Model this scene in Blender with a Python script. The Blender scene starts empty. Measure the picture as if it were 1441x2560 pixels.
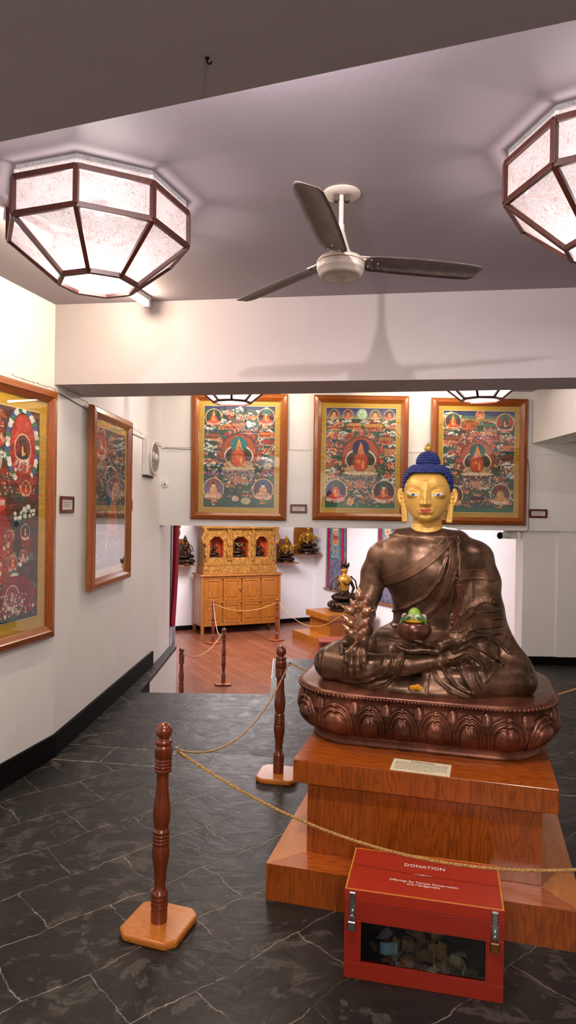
import bpy, math, random
import numpy as np
from mathutils import Vector, Matrix, Euler
random.seed(7)
PI=math.pi
SC=bpy.context.scene
COL=SC.collection

# ---------------------------------------------------------------- helpers
def lin(c):
    if isinstance(c,str):
        c=[int(c[i:i+2],16)/255 for i in (0,2,4)]
    return tuple((x/12.92 if x<=.04045 else ((x+.055)/1.055)**2.4) for x in c[:3])+(1.,)

class MB:
    """collects geometry, then links it as ONE mesh object"""
    def __init__(s): s.v=[];s.f=[];s.m=[];s.s=[]
    def add(s,vs,fs,mat=0,smooth=False,M=None):
        o=len(s.v)
        if M is not None: vs=[tuple(M@Vector(p)) for p in vs]
        s.v+= [tuple(p) for p in vs]
        for f in fs:
            s.f.append(tuple(i+o for i in f)); s.m.append(mat); s.s.append(smooth)
        return s
    def box(s,x0,x1,y0,y1,z0,z1,mat=0,M=None,ch=0.):
        if ch<=0:
            vs=[(x,y,z) for z in (z0,z1) for y in (y0,y1) for x in (x0,x1)]
            fs=[(0,2,3,1),(4,5,7,6),(0,1,5,4),(2,6,7,3),(0,4,6,2),(1,3,7,5)]
            return s.add(vs,fs,mat,False,M)
        c=min(ch,(x1-x0)*.45,(y1-y0)*.45,(z1-z0)*.45)
        X=(x0,x0+c,x1-c,x1);Y=(y0,y0+c,y1-c,y1);Z=(z0,z0+c,z1-c,z1)
        import itertools
        vs=[];idx={}
        for sx in (0,1):
            for sy in (0,1):
                for sz in (0,1):
                    for ax in range(3):
                        p=[(X[1],X[2])[sx],(Y[1],Y[2])[sy],(Z[1],Z[2])[sz]]
                        p[ax]=((X[0],X[3])[sx],(Y[0],Y[3])[sy],(Z[0],Z[3])[sz])[ax]
                        idx[(sx,sy,sz,ax)]=len(vs);vs.append(tuple(p))
        fs=[]
        def q(*k,out):
            ids=[idx[a] for a in k]
            P=[Vector(vs[i]) for i in ids]
            n=(P[1]-P[0]).cross(P[2]-P[0])
            if n.dot(Vector(out))<0: ids=ids[::-1]
            fs.append(tuple(ids))
        for a in (0,1):
            d=-1 if a==0 else 1
            q((a,0,0,0),(a,1,0,0),(a,1,1,0),(a,0,1,0),out=(d,0,0))
            q((0,a,0,1),(1,a,0,1),(1,a,1,1),(0,a,1,1),out=(0,d,0))
            q((0,0,a,2),(1,0,a,2),(1,1,a,2),(0,1,a,2),out=(0,0,d))
            for b in (0,1):
                e=-1 if b==0 else 1
                q((a,b,0,0),(a,b,1,0),(a,b,1,1),(a,b,0,1),out=(d,e,0))
                q((a,0,b,0),(a,1,b,0),(a,1,b,2),(a,0,b,2),out=(d,0,e))
                q((0,a,b,1),(1,a,b,1),(1,a,b,2),(0,a,b,2),out=(0,d,e))
                for c2 in (0,1):
                    g=-1 if c2==0 else 1
                    q((a,b,c2,0),(a,b,c2,1),(a,b,c2,2),out=(d,e,g))
        return s.add(vs,fs,mat,False,M)
    def lathe(s,prof,c=(0,0,0),seg=32,mat=0,M=None,smooth=True):
        vs=[];fs=[]
        n=len(prof)
        for r,z in prof:
            for k in range(seg):
                a=2*PI*k/seg; vs.append((c[0]+r*math.cos(a),c[1]+r*math.sin(a),c[2]+z))
        for i in range(n-1):
            for k in range(seg):
                k2=(k+1)%seg
                fs.append((i*seg+k,i*seg+k2,(i+1)*seg+k2,(i+1)*seg+k))
        s.add(vs,fs,mat,smooth,M)
        if prof[0][0]>1e-5: s.add([vs[k] for k in range(seg)],[tuple(range(seg))[::-1]],mat,False,M)
        if prof[-1][0]>1e-5: s.add([vs[(n-1)*seg+k] for k in range(seg)],[tuple(range(seg))],mat,False,M)
        return s
    def tube(s,pts,r,seg=10,mat=0,closed=False,caps=True,M=None,smooth=True):
        P=[Vector(p) for p in pts];n=len(P)
        R=r if isinstance(r,(list,tuple)) else [r]*n
        vs=[];fs=[]
        up=None
        for i in range(n):
            if closed: t=(P[(i+1)%n]-P[i-1])
            else: t=P[min(i+1,n-1)]-P[max(i-1,0)]
            t.normalize()
            if up is None:
                up=Vector((0,0,1)) if abs(t.z)<.9 else Vector((1,0,0))
            up=(up-t*up.dot(t)).normalized(); b=t.cross(up)
            for k in range(seg):
                a=2*PI*k/seg; vs.append(tuple(P[i]+(up*math.cos(a)+b*math.sin(a))*R[i]))
        for i in range(n if closed else n-1):
            j=(i+1)%n
            for k in range(seg):
                k2=(k+1)%seg; fs.append((i*seg+k,j*seg+k,j*seg+k2,i*seg+k2))
        s.add(vs,[f[::-1] for f in fs],mat,smooth,M)
        if caps and not closed:
            s.add(vs[:seg],[tuple(range(seg))],mat,False,M); s.add(vs[-seg:],[tuple(range(seg))[::-1]],mat,False,M)
        return s
    def prism(s,poly,z0,z1,mat=0,M=None):
        n=len(poly)
        A=sum(poly[i][0]*poly[(i+1)%n][1]-poly[(i+1)%n][0]*poly[i][1] for i in range(n))
        if A<0: poly=poly[::-1]
        vs=[(x,y,z0) for x,y in poly]+[(x,y,z1) for x,y in poly]
        fs=[tuple(range(n))[::-1],tuple(range(n,2*n))]+[(i,(i+1)%n,n+(i+1)%n,n+i) for i in range(n)]
        return s.add(vs,fs,mat,False,M)
    def ball(s,c,r,seg=12,rings=8,mat=0,M=None):
        r=r if isinstance(r,(tuple,list)) else (r,r,r)
        vs=[(c[0],c[1],c[2]-r[2])];fs=[]
        for i in range(1,rings):
            a=PI*i/rings
            for k in range(seg):
                b=2*PI*k/seg
                vs.append((c[0]+r[0]*math.sin(a)*math.cos(b),c[1]+r[1]*math.sin(a)*math.sin(b),c[2]-r[2]*math.cos(a)))
        vs.append((c[0],c[1],c[2]+r[2]))
        for k in range(seg):
            k2=(k+1)%seg
            fs.append((0,1+k2,1+k)); 
            for i in range(rings-2):
                a=1+i*seg; fs.append((a+k,a+k2,a+seg+k2,a+seg+k))
            a=1+(rings-2)*seg; fs.append((a+k,a+k2,len(vs)-1))
        return s.add(vs,fs,mat,True,M)
    def grid(s,nu,nv,fn,mat=0,smooth=True,M=None,flip=False,wrap=False):
        vs=[fn(i/(nu-1) if not wrap else i/nu,j/(nv-1)) for j in range(nv) for i in range(nu)]
        fs=[]
        for j in range(nv-1):
            for i in range(nu if wrap else nu-1):
                i2=(i+1)%nu
                f=(j*nu+i,j*nu+i2,(j+1)*nu+i2,(j+1)*nu+i)
                fs.append(f[::-1] if flip else f)
        return s.add(vs,fs,mat,smooth,M)
    def build(s,name,mats,parent=None,bev=0,loc=None,rot=None,solid=0):
        me=bpy.data.meshes.new(name)
        me.from_pydata(s.v,[],s.f)
        if not isinstance(mats,(list,tuple)): mats=[mats]
        for m in mats: me.materials.append(m)
        me.polygons.foreach_set('material_index',s.m)
        me.polygons.foreach_set('use_smooth',s.s)
        me.update()
        o=bpy.data.objects.new(name,me); COL.objects.link(o)
        if parent is not None: o.parent=parent
        if loc: o.location=loc
        if rot: o.rotation_euler=rot
        if solid:
            m=o.modifiers.new('t','SOLIDIFY');m.thickness=solid;m.offset=0
        if bev:
            m=o.modifiers.new('b','BEVEL');m.width=bev;m.segments=2;m.limit_method='ANGLE';m.angle_limit=math.radians(40)
        return o

def tag(o,label=None,cat=None,group=None,kind=None):
    if label: o['label']=label
    if cat: o['category']=cat
    if group: o['group']=group
    if kind: o['kind']=kind
    return o
def thing(name,label,cat,loc=(0,0,0),rz=0,group=None,rot=None):
    o=bpy.data.objects.new(name,None); COL.objects.link(o)
    o.empty_display_size=.05
    o.location=loc; o.rotation_euler=rot if rot else (0,0,rz)
    return tag(o,label,cat,group)
def struct(name,mb,mats,**k):
    o=mb.build(name,mats,**k); o['kind']='structure'; return o
def dup(root,loc,rz=None,label=None,group=None,rot=None,scale=None):
    r=root.copy(); COL.objects.link(r); r.location=loc
    if rz is not None: r.rotation_euler=(0,0,rz)
    if rot is not None: r.rotation_euler=rot
    if scale is not None: r.scale=scale
    if label: r['label']=label
    if group: r['group']=group
    for ch in list(root.children):
        c=ch.copy(); COL.objects.link(c); c.parent=r
        for g in list(ch.children):
            d=g.copy(); COL.objects.link(d); d.parent=c
    return r

# ---------------------------------------------------------------- materials
def newmat(name):
    m=bpy.data.materials.new(name); m.use_nodes=True
    nt=m.node_tree; nt.nodes.clear()
    out=nt.nodes.new('ShaderNodeOutputMaterial')
    return m,nt,out
def N(nt,typ,**k):
    n=nt.nodes.new(typ)
    for a,b in k.items():
        if a in n.inputs.keys(): n.inputs[a].default_value=b
        else: setattr(n,a,b)
    return n
def L(nt,a,b): nt.links.new(a,b)
def ramp(nt,fac,stops,interp='LINEAR'):
    r=nt.nodes.new('ShaderNodeValToRGB'); e=r.color_ramp; e.interpolation=interp
    while len(e.elements)<len(stops): e.elements.new(.5)
    for i,(p,c) in enumerate(stops):
        e.elements[i].position=p; e.elements[i].color=lin(c) if isinstance(c,str) else c
    L(nt,fac,r.inputs[0]); return r.outputs[0]
def pbsdf(nt,out,**k):
    b=nt.nodes.new('ShaderNodeBsdfPrincipled')
    for a,v in k.items(): b.inputs[a.replace('_',' ')].default_value=v
    L(nt,b.outputs[0],out.inputs[0]); return b
def coords(nt,scale=(1,1,1),rot=(0,0,0),kind='Object'):
    t=nt.nodes.new('ShaderNodeTexCoord'); mp=nt.nodes.new('ShaderNodeMapping')
    mp.inputs['Scale'].default_value=scale; mp.inputs['Rotation'].default_value=rot
    L(nt,t.outputs[kind],mp.inputs[0]); return mp.outputs[0]
def noise(nt,vec,scale,detail=4,rough=.5,dist=0):
    n=N(nt,'ShaderNodeTexNoise',Scale=scale,Detail=detail,Roughness=rough,Distortion=dist)
    L(nt,vec,n.inputs['Vector']); return n.outputs[0]
def mix(nt,fac,a,b,mode='MIX'):
    n=nt.nodes.new('ShaderNodeMix'); n.data_type='RGBA'; n.blend_type=mode
    for k,v in ((0,fac),(6,a),(7,b)):
        if isinstance(v,(int,float)): n.inputs[k].default_value=v
        elif isinstance(v,(str,tuple)): n.inputs[k].default_value=lin(v) if isinstance(v,str) else v
        else: L(nt,v,n.inputs[k])
    return n.outputs[2]
def math_(nt,op,a,b=None,c=None):
    n=nt.nodes.new('ShaderNodeMath'); n.operation=op
    for k,v in enumerate((a,b,c)):
        if v is None: continue
        if isinstance(v,(int,float)): n.inputs[k].default_value=v
        else: L(nt,v,n.inputs[k])
    return n.outputs[0]
def bump(nt,b,h,strength=.3,dist=.01):
    n=N(nt,'ShaderNodeBump',Strength=strength,Distance=dist); L(nt,h,n.inputs['Height']); L(nt,n.outputs[0],b.inputs['Normal'])

_cache={}
def plain(name,col,rough=.5,metal=0,var=.06,coat=0,spec=.5,sc=30):
    m,nt,out=newmat(name); b=pbsdf(nt,out,Roughness=rough,Metallic=metal,Coat_Weight=coat,Specular_IOR_Level=spec)
    c=lin(col); n=noise(nt,coords(nt),sc)
    lo=tuple(x*(1-var*2) for x in c[:3])+(1,); hi=tuple(min(1,x*(1+var)) for x in c[:3])+(1,)
    L(nt,ramp(nt,n,[(.3,lo),(.7,hi)]),b.inputs['Base Color']); return m
def wood(name,dark,mid,light,axis=2,rough=.3,scale=1.,coat=.3,stretch=14.,contrast=1.):
    m,nt,out=newmat(name); b=pbsdf(nt,out,Roughness=rough,Coat_Weight=coat,Coat_Roughness=.15)
    sc=[stretch*scale]*3; sc[axis]=1.1*scale
    v=coords(nt,tuple(sc))
    n1=noise(nt,v,1.6,5,.55,1.6)
    n2=noise(nt,v,9,3,.6,.4)
    bands=math_(nt,'SINE',math_(nt,'MULTIPLY',n1,42.))
    f=math_(nt,'ADD',math_(nt,'MULTIPLY',bands,.16*contrast),math_(nt,'MULTIPLY_ADD',n2,.55,.24))
    col=ramp(nt,f,[(.25,dark),(.5,mid),(.78,light)])
    if contrast>=.9:
        sc2=[5.*scale]*3; sc2[axis]=.55*scale
        n3=noise(nt,coords(nt,tuple(sc2)),1.3,3,.45,.5)
        ln=math_(nt,'POWER',math_(nt,'ABSOLUTE',math_(nt,'SINE',math_(nt,'MULTIPLY',n3,62.))),7.)
        col=mix(nt,math_(nt,'MULTIPLY',ln,.42),mix(nt,.55,col,mid),dark)
    L(nt,col,b.inputs['Base Color'])
    bump(nt,b,n2,.08,.002); return m

M_={}
M_['wall']=None
def wallmat(name,col,blot=.5):
    m,nt,out=newmat(name); b=pbsdf(nt,out,Roughness=.55,Specular_IOR_Level=.25)
    v=coords(nt)
    n=noise(nt,v,1.3,4,.6); n2=noise(nt,v,60,2,.5); n3=noise(nt,v,7,5,.65)
    c=lin(col); d=tuple(x*.93 for x in c[:3])+(1,)
    L(nt,ramp(nt,n,[(.35,d),(.65,c)]),b.inputs['Base Color'])
    h=math_(nt,'ADD',math_(nt,'MULTIPLY',n3,1.),math_(nt,'MULTIPLY',n2,.15))
    bump(nt,b,h,.25,.004); return m
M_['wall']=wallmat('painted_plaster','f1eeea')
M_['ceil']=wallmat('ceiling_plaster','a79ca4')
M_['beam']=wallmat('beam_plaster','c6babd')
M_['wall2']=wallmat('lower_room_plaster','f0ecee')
M_['black']=plain('black_skirting_paint','060505',.7,var=.2,spec=.12)
M_['frame']=wood('frame_wood','6a330f','8f4a18','a86028',2,.32,1.2,.35,16,.5)
M_['ftop']=M_['frame']
M_['post']=wood('post_wood','54200e','6a2c14','7e3c1e',2,.24,1.2,.5,14,.45)
M_['base']=wood('base_wood','a85c1c','c07026','cc8034',0,.25,1.2,.5,10,.5)
M_['basedark']=wood('dark_base_wood','6a3018','844022','98502c',0,.3,1.2,.4,10,.5)
M_['plinth']=wood('plinth_wood','501f06','984a14','ac5c1c',2,.28,1.3,.4,14,.9)
M_['plinthtop']=wood('plinth_top_wood','6a2c0a','ac541a','c06826',0,.25,1.3,.4,14,.9)
M_['plinthside']=wood('plinth_side_wood','a85a1e','bf7230','cc8240',1,.28,1.3,.4,14,.7)
M_['cab']=wood('cabinet_wood','6e3a0e','925418','a86c24',2,.35,1.,.25,12,.8)
M_['lampwood']=wood('lantern_wood','260d08','3e170e','502114',2,.4,1.,.2,10,.5)
M_['rosewood']=plain('dark_red_frame','5a1d12',.35,var=.15)
M_['white']=plain('white_plastic','e6e0d8',.4)
M_['paper']=plain('cream_paper','e8dcb8',.7,var=.04)
M_['wpaper']=plain('white_paper','ddd4c8',.7,var=.04)
M_['ink']=plain('grey_ink','4a4038',.8)
M_['steel']=plain('brushed_steel','b8b8ba',.28,metal=1.,var=.1)
M_['brass']=plain('brass_lock','a8814a',.35,metal=1.,var=.15)
M_['mat_y']=None
# ---------------------------------------------------------------- camera
cd=bpy.data.cameras.new('camera'); cam=bpy.data.objects.new('camera',cd); COL.objects.link(cam)
cd.sensor_fit='HORIZONTAL'; cd.sensor_width=36.; cd.lens=1700/1441*36; cd.clip_start=.02; cd.clip_end=60
cam.matrix_world=Matrix.Translation((0,0,1.6))@Matrix.Rotation(math.radians(90-.34),4,'X')@Matrix.Rotation(.0155,4,'Z')
SC.camera=cam
SC.view_settings.view_transform='Standard'; SC.view_settings.look='None'
SC.view_settings.exposure=0.; SC.view_settings.gamma=1.
w=bpy.data.worlds.new('world'); SC.world=w; w.use_nodes=True
w.node_tree.nodes['Background'].inputs[0].default_value=(.5,.45,.42,1); w.node_tree.nodes['Background'].inputs[1].default_value=.0

CZ=2.85; BZ=2.35
# ---------------------------------------------------------------- slate floor
def slate():
    m,nt,out=newmat('slate_paving'); b=pbsdf(nt,out,Roughness=.3,Specular_IOR_Level=.28)
    t=nt.nodes.new('ShaderNodeTexCoord')
    sep=nt.nodes.new('ShaderNodeSeparateXYZ'); L(nt,t.outputs['Object'],sep.inputs[0])
    wob=N(nt,'ShaderNodeTexNoise',Scale=2.6,Detail=5,Roughness=.6); L(nt,t.outputs['Object'],wob.inputs['Vector'])
    def warped(amount):
        vm=nt.nodes.new('ShaderNodeVectorMath'); vm.operation='MULTIPLY_ADD'
        L(nt,wob.outputs['Color'],vm.inputs[0]); vm.inputs[1].default_value=(amount,)*3
        L(nt,t.outputs['Object'],vm.inputs[2]); return vm.outputs[0]
    def bricks(rot,bw,rh,mortar,amount,off=.5):
        mp=nt.nodes.new('ShaderNodeMapping'); mp.inputs['Rotation'].default_value=(0,0,math.radians(rot))
        L(nt,warped(amount),mp.inputs[0])
        br=nt.nodes.new('ShaderNodeTexBrick'); L(nt,mp.outputs[0],br.inputs[0])
        br.offset=off
        br.inputs['Scale'].default_value=1.; br.inputs['Brick Width'].default_value=bw; br.inputs['Row Height'].default_value=rh
        br.inputs['Mortar Size'].default_value=mortar; br.inputs['Mortar Smooth'].default_value=.4; br.inputs['Bias'].default_value=0
        br.inputs['Color1'].default_value=(0,0,0,1);br.inputs['Color2'].default_value=(1,1,1,1)
        return br
    A=bricks(-42,.46,.31,.0028,.13); B=bricks(8,.34,.27,.005,.05); C=bricks(-30,.9,.6,.003,.2)
    zone=math_(nt,'MULTIPLY_ADD',sep.outputs['X'],.14,sep.outputs['Y'])
    isC=math_(nt,'GREATER_THAN',zone,4.33); isB=math_(nt,'MULTIPLY',math_(nt,'GREATER_THAN',zone,4.06),math_(nt,'SUBTRACT',1.,isC))
    joint=mix(nt,isC,mix(nt,isB,A.outputs['Fac'],B.outputs['Fac']),C.outputs['Fac'])
    tint=mix(nt,isC,mix(nt,isB,A.outputs['Color'],B.outputs['Color']),C.outputs['Color'])
    line=math_(nt,'LESS_THAN',math_(nt,'ABSOLUTE',math_(nt,'SUBTRACT',math_(nt,'MULTIPLY_ADD',wob.outputs[0],.05,zone),4.08)),.006)
    line2=math_(nt,'LESS_THAN',math_(nt,'ABSOLUTE',math_(nt,'SUBTRACT',math_(nt,'MULTIPLY_ADD',wob.outputs[0],.05,zone),4.355)),.006)
    joint=math_(nt,'MAXIMUM',math_(nt,'MAXIMUM',joint,line),line2)
    w2=warped(.12)
    n1=noise(nt,w2,1.6,6,.6,.8); n2=noise(nt,w2,7,8,.62,1.2)
    # slate layers: ridged stretched noise
    mp=nt.nodes.new('ShaderNodeMapping'); mp.inputs['Rotation'].default_value=(0,0,math.radians(35)); mp.inputs['Scale'].default_value=(2.6,4.2,1)
    L(nt,warped(.25),mp.inputs[0]); n3=noise(nt,mp.outputs[0],1.5,7,.6,1.)
    ridge=math_(nt,'SUBTRACT',1.,math_(nt,'MULTIPLY',math_(nt,'ABSOLUTE',math_(nt,'SUBTRACT',n3,.5)),16.))
    ridge=math_(nt,'MAXIMUM',ridge,0.)
    base=ramp(nt,n1,[(.3,'0f1010'),(.48,'181817'),(.6,'201e1b'),(.75,'2b2824')])
    olive=mix(nt,math_(nt,'MULTIPLY',n2,.55),base,lin('28261f'))
    tintv=math_(nt,'MULTIPLY_ADD',tint,.35,.8)
    base2=mix(nt,1.,olive,tintv,'MULTIPLY')
    vein=math_(nt,'MULTIPLY',ridge,math_(nt,'GREATER_THAN',n2,.52))
    sp=noise(nt,t.outputs['Object'],90,3,.6)
    blot=noise(nt,warped(.3),2.2,4,.6)
    base2=mix(nt,math_(nt,'MULTIPLY',ramp(nt,blot,[(.5,(0,0,0,1)),(.72,(1,1,1,1))]),.20),base2,lin('4a443a'))
    base2=mix(nt,ramp(nt,sp,[(.66,(0,0,0,1)),(.74,(.5,.5,.5,1))]),base2,lin('5c564c'))
    c=mix(nt,math_(nt,'MULTIPLY',vein,.34),base2,lin('6d665a'))
    jn=math_(nt,'MULTIPLY',joint,ramp(nt,n2,[(.40,(.12,.12,.12,1)),(.56,(1,1,1,1))]))
    c=mix(nt,jn,c,lin('8a7f70'))
    lighter=mix(nt,isC,c,mix(nt,.08,c,lin('5c5856')))
    L(nt,lighter,b.inputs['Base Color']); L(nt,math_(nt,'MULTIPLY_ADD',isC,-.15,.28),b.inputs['Specular IOR Level'])
    L(nt,math_(nt,'MULTIPLY_ADD',n2,.40,.22),b.inputs['Roughness'])
    h=math_(nt,'ADD',math_(nt,'MULTIPLY',n3,.9),math_(nt,'ADD',math_(nt,'MULTIPLY',n2,.35),math_(nt,'MULTIPLY',joint,-.35)))
    bump(nt,b,h,.55,.012)
    return m
M_['slate']=slate()
def planks():
    m,nt,out=newmat('floorboards'); b=pbsdf(nt,out,Roughness=.32,Coat_Weight=.15)
    v=coords(nt,rot=(0,0,math.radians(63)))
    br=nt.nodes.new('ShaderNodeTexBrick'); L(nt,v,br.inputs[0]); br.inputs['Scale'].default_value=1
    br.inputs['Brick Width'].default_value=2.6;br.inputs['Row Height'].default_value=.115;br.inputs['Mortar Size'].default_value=.003
    br.inputs['Color1'].default_value=lin('6e3c28');br.inputs['Color2'].default_value=lin('84503a');br.inputs['Mortar'].default_value=lin('4a2012')
    n=noise(nt,coords(nt),3,6,.6,.5)
    L(nt,mix(nt,ramp(nt,n,[(.35,(.0,.0,.0,1)),(.7,(.5,.5,.5,1))]),br.outputs['Color'],lin('562a1a')),b.inputs['Base Color'])
    bump(nt,b,br.outputs['Fac'],.15,.003)
    return m
M_['planks']=planks()
WX0,WX1,WY0,WY1=-1.25,-.13,5.82,7.2
mb=MB()
mb.prism([(-3.2,-2.6),(4.4,-2.6),(4.4,7.2),(WX1,7.2),(WX1,WY0),(WX0,WY0),(WX0,7.75),(-3.2,7.75)],-.03,0.)
struct('floor',mb,M_['slate'])
mb=MB(); mb.box(-3.4,4.6,5.9,15.9,-1.0,-.87); struct('floor',mb,M_['planks'])
# masonry beneath the slate landing, stairwell cheeks and steps
mb=MB()
mb.box(-3.2,WX0,5.9,7.75,-.87,-.03); mb.box(WX1,4.4,5.9,7.15,-.87,-.03); mb.box(WX0,WX1,5.7,5.82,-.87,-.03)
struct('wall_stairwell',mb,M_['wall'])
for k in range(4):
    mb=MB(); mb.box(WX0,WX1,5.82+.3*k,5.82+.3*(k+1)+.02,-.87,-.174*(k+1)); struct('trim_step',mb,M_['slate'])
mb=MB(); mb.box(WX1-.004,WX1+.004,6.35,7.2,-.05,.0015); struct('trim_edge_strip',mb,M_['wall'])
mb=MB(); mb.box(WX0,WX0+.006,5.83,6.22,-.30,-.001); struct('trim_stair_skirting',mb,M_['black'])
# left wall, two straight runs
A0=(-3.02,-2.3);A1=(-1.468,4.30);
A0=(A1[0]-.245*6.6,A1[1]-6.6); B1=(-1.335,7.10)
mb=MB(); mb.prism([A0,A1,B1,(-1.335,7.75),(-1.75,7.75),(-1.9,4.3),(A0[0]-.45,A0[1])],-.05,CZ)
struct('wall_left',mb,M_['wall'])
# skirting
mb=MB()
def offs(p,d,t): 
    n=Vector((d[1],-d[0])).normalized()*t; return (p[0]+n.x,p[1]+n.y)
dA=(A1[0]-A0[0],A1[1]-A0[1]); dB=(B1[0]-A1[0],B1[1]-A1[1])
B15=(A1[0]+dB[0]*.90,A1[1]+dB[1]*.90)
mb.prism([A0,A1,B15,offs(B15,dB,.02),offs(A1,dB,.02),offs(A0,dA,.02)],.001,.145)
struct('baseboard_left',mb,M_['black'],bev=.004)
# wall with the three thangkas: upper masonry above the opening
mb=MB()
mb.box(-1.9,4.4,7.10,7.35,1.40,CZ)
mb.box(-1.34,4.4,7.08,7.10,1.40,2.205)
struct('wall_back',mb,M_['wall'])
mb=MB(); mb.box(2.47,4.4,7.12,7.35,-.05,1.40); mb.box(2.83,4.4,7.10,7.125,-.05,1.40); struct('wall_back',mb,M_['wall'])
mb=MB(); mb.box(2.45,2.83,7.098,7.12,.001,.085); mb.box(2.82,4.4,7.08,7.10,.001,.085); mb.box(2.45,2.47,7.098,7.33,.001,.085); struct('baseboard_back',mb,M_['black'])
# enclosing room
mb=MB(); mb.box(4.3,4.5,-2.6,7.35,0,CZ); struct('wall_right',mb,M_['wall'])
mb=MB(); mb.box(-3.6,4.5,-2.8,-2.6,0,CZ); struct('wall_front',mb,M_['wall'])
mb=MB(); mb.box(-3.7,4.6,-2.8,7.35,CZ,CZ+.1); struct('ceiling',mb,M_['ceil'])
# downstand beams
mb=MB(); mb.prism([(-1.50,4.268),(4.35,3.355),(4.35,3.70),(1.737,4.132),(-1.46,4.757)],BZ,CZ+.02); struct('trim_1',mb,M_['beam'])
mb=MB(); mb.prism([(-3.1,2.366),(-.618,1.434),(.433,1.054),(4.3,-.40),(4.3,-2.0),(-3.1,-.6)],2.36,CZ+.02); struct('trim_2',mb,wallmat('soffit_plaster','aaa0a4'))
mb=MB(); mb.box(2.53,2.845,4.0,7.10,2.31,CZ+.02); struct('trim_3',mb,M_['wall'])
# a flaky plaster ridge along the left wall and edge lines
M_['flake']=wallmat('flaking_plaster','efe8df')
def ridge(P,Q,z0,z1,r,n,mat,name,jit=.006):
    mb=MB(); pts=[]
    for i in range(n+1):
        t=i/n; pts.append((P[0]+(Q[0]-P[0])*t,P[1]+(Q[1]-P[1])*t,z0+(z1-z0)*t+random.uniform(-jit,jit)))
    mb.tube(pts,[r*random.uniform(.5,1.3) for _ in pts],6); return struct(name,mb,mat)
ridge((-1.30,7.079),(4.2,7.079),2.205,2.195,.004,60,M_['flake'],'trim_6',.002)
ridge((-1.58,3.84),(-1.473,4.28),2.335,2.325,.006,24,M_['flake'],'trim_4')
ridge((-1.466,4.34),(-1.337,7.08),2.345,2.25,.007,90,M_['flake'],'trim_5')
# lower room
C0=(.63,14.93); p=(.891,.454); q=(.454,-.891)
LZ=2.1
Wb=(C0[0]-p[0]*4.9,C0[1]-p[1]*4.9)
mb=MB(); mb.prism([C0,Wb,(Wb[0]-.1,Wb[1]+.2),(C0[0]+.1,C0[1]+.2)],-.88,LZ); struct('wall_lower_back',mb,M_['wall2'])
We=(C0[0]+q[0]*7.6,C0[1]+q[1]*7.6)
mb=MB(); mb.prism([C0,We,(We[0]+.2,We[1]+.1),(C0[0]+.2,C0[1]+.1)],-.88,LZ); struct('wall_lower_right',mb,M_['wall2'])
mb=MB(); mb.prism([Wb,(-3.6,8.6),(-1.47,8.6),(-1.47,7.75),(-1.7,7.75),(-1.7,8.4),(-3.8,8.4),(Wb[0]-.2,Wb[1])],-.88,LZ); struct('wall_lower_left',mb,M_['wall2'])
mb=MB(); mb.prism([(-3.9,7.3),(4.9,7.3),(4.9,15.6),(-3.9,15.6)],LZ,LZ+.08); struct('ceiling',mb,M_['wall2'])
mb=MB(); nb=(q[0]*.02,q[1]*.02); nr=(-p[0]*.02,-p[1]*.02)
mb.prism([C0,Wb,(Wb[0]+nb[0],Wb[1]+nb[1]),(C0[0]+nb[0],C0[1]+nb[1])],-.869,-.78); struct('baseboard_lower_back',mb,M_['black'])
mb=MB(); mb.prism([C0,We,(We[0]+nr[0],We[1]+nr[1]),(C0[0]+nr[0],C0[1]+nr[1])],-.869,-.78); struct('baseboard_lower_right',mb,M_['black'])

# ---------------------------------------------------------------- lights
def point(name,loc,power,col,r=.04):
    l=bpy.data.lights.new(name,'POINT'); l.energy=power; l.color=col; l.shadow_soft_size=r
    o=bpy.data.objects.new(name,l); COL.objects.link(o); o.location=loc; return o
def area(name,loc,power,col,size,size_y=None,rot=(0,0,0)):
    l=bpy.data.lights.new(name,'AREA'); l.energy=power; l.color=col; l.size=size
    if size_y: l.shape='RECTANGLE'; l.size_y=size_y
    o=bpy.data.objects.new(name,l); COL.objects.link(o); o.location=loc; o.rotation_euler=rot; return o
WARM=(1,.86,.70); PINK=(1,.90,.92)
# ---------------------------------------------------------------- lanterns
def lampmat():
    m,nt,out=newmat('handmade_paper')
    v=coords(nt,(1,1,1))
    n1=noise(nt,v,9,6,.65,.6); n2=noise(nt,v,46,6,.8,3.)
    fib=ramp(nt,n2,[(.36,'96766c'),(.47,'dcc8c4'),(.56,'f2e4e4')])
    col=mix(nt,ramp(nt,n1,[(.38,(.0,)*3+(1,)),(.62,(.5,)*3+(1,))]),fib,lin('f6eaec'))
    tr=nt.nodes.new('ShaderNodeBsdfTransparent'); tr.inputs[0].default_value=(1,.93,.92,1)
    tl=nt.nodes.new('ShaderNodeBsdfTranslucent'); df=nt.nodes.new('ShaderNodeBsdfDiffuse'); em=nt.nodes.new('ShaderNodeEmission')
    dim=mix(nt,1.,col,(.075,.07,.07,1),'MULTIPLY')
    for x in (tl,df): L(nt,dim,x.inputs[0])
    L(nt,col,em.inputs[0])
    em.inputs[1].default_value=.30
    a=nt.nodes.new('ShaderNodeMixShader'); a.inputs[0].default_value=.35; L(nt,tl.outputs[0],a.inputs[1]); L(nt,df.outputs[0],a.inputs[2])
    b=nt.nodes.new('ShaderNodeMixShader'); b.inputs[0].default_value=.20; L(nt,a.outputs[0],b.inputs[1]); L(nt,tr.outputs[0],b.inputs[2])
    c=nt.nodes.new('ShaderNodeAddShader'); L(nt,b.outputs[0],c.inputs[0]); L(nt,em.outputs[0],c.inputs[1])
    L(nt,c.outputs[0],out.inputs[0]); return m
M_['lpaper']=lampmat(); M_['lining']=plain('dull_lining','3a3434',.8)
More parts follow.
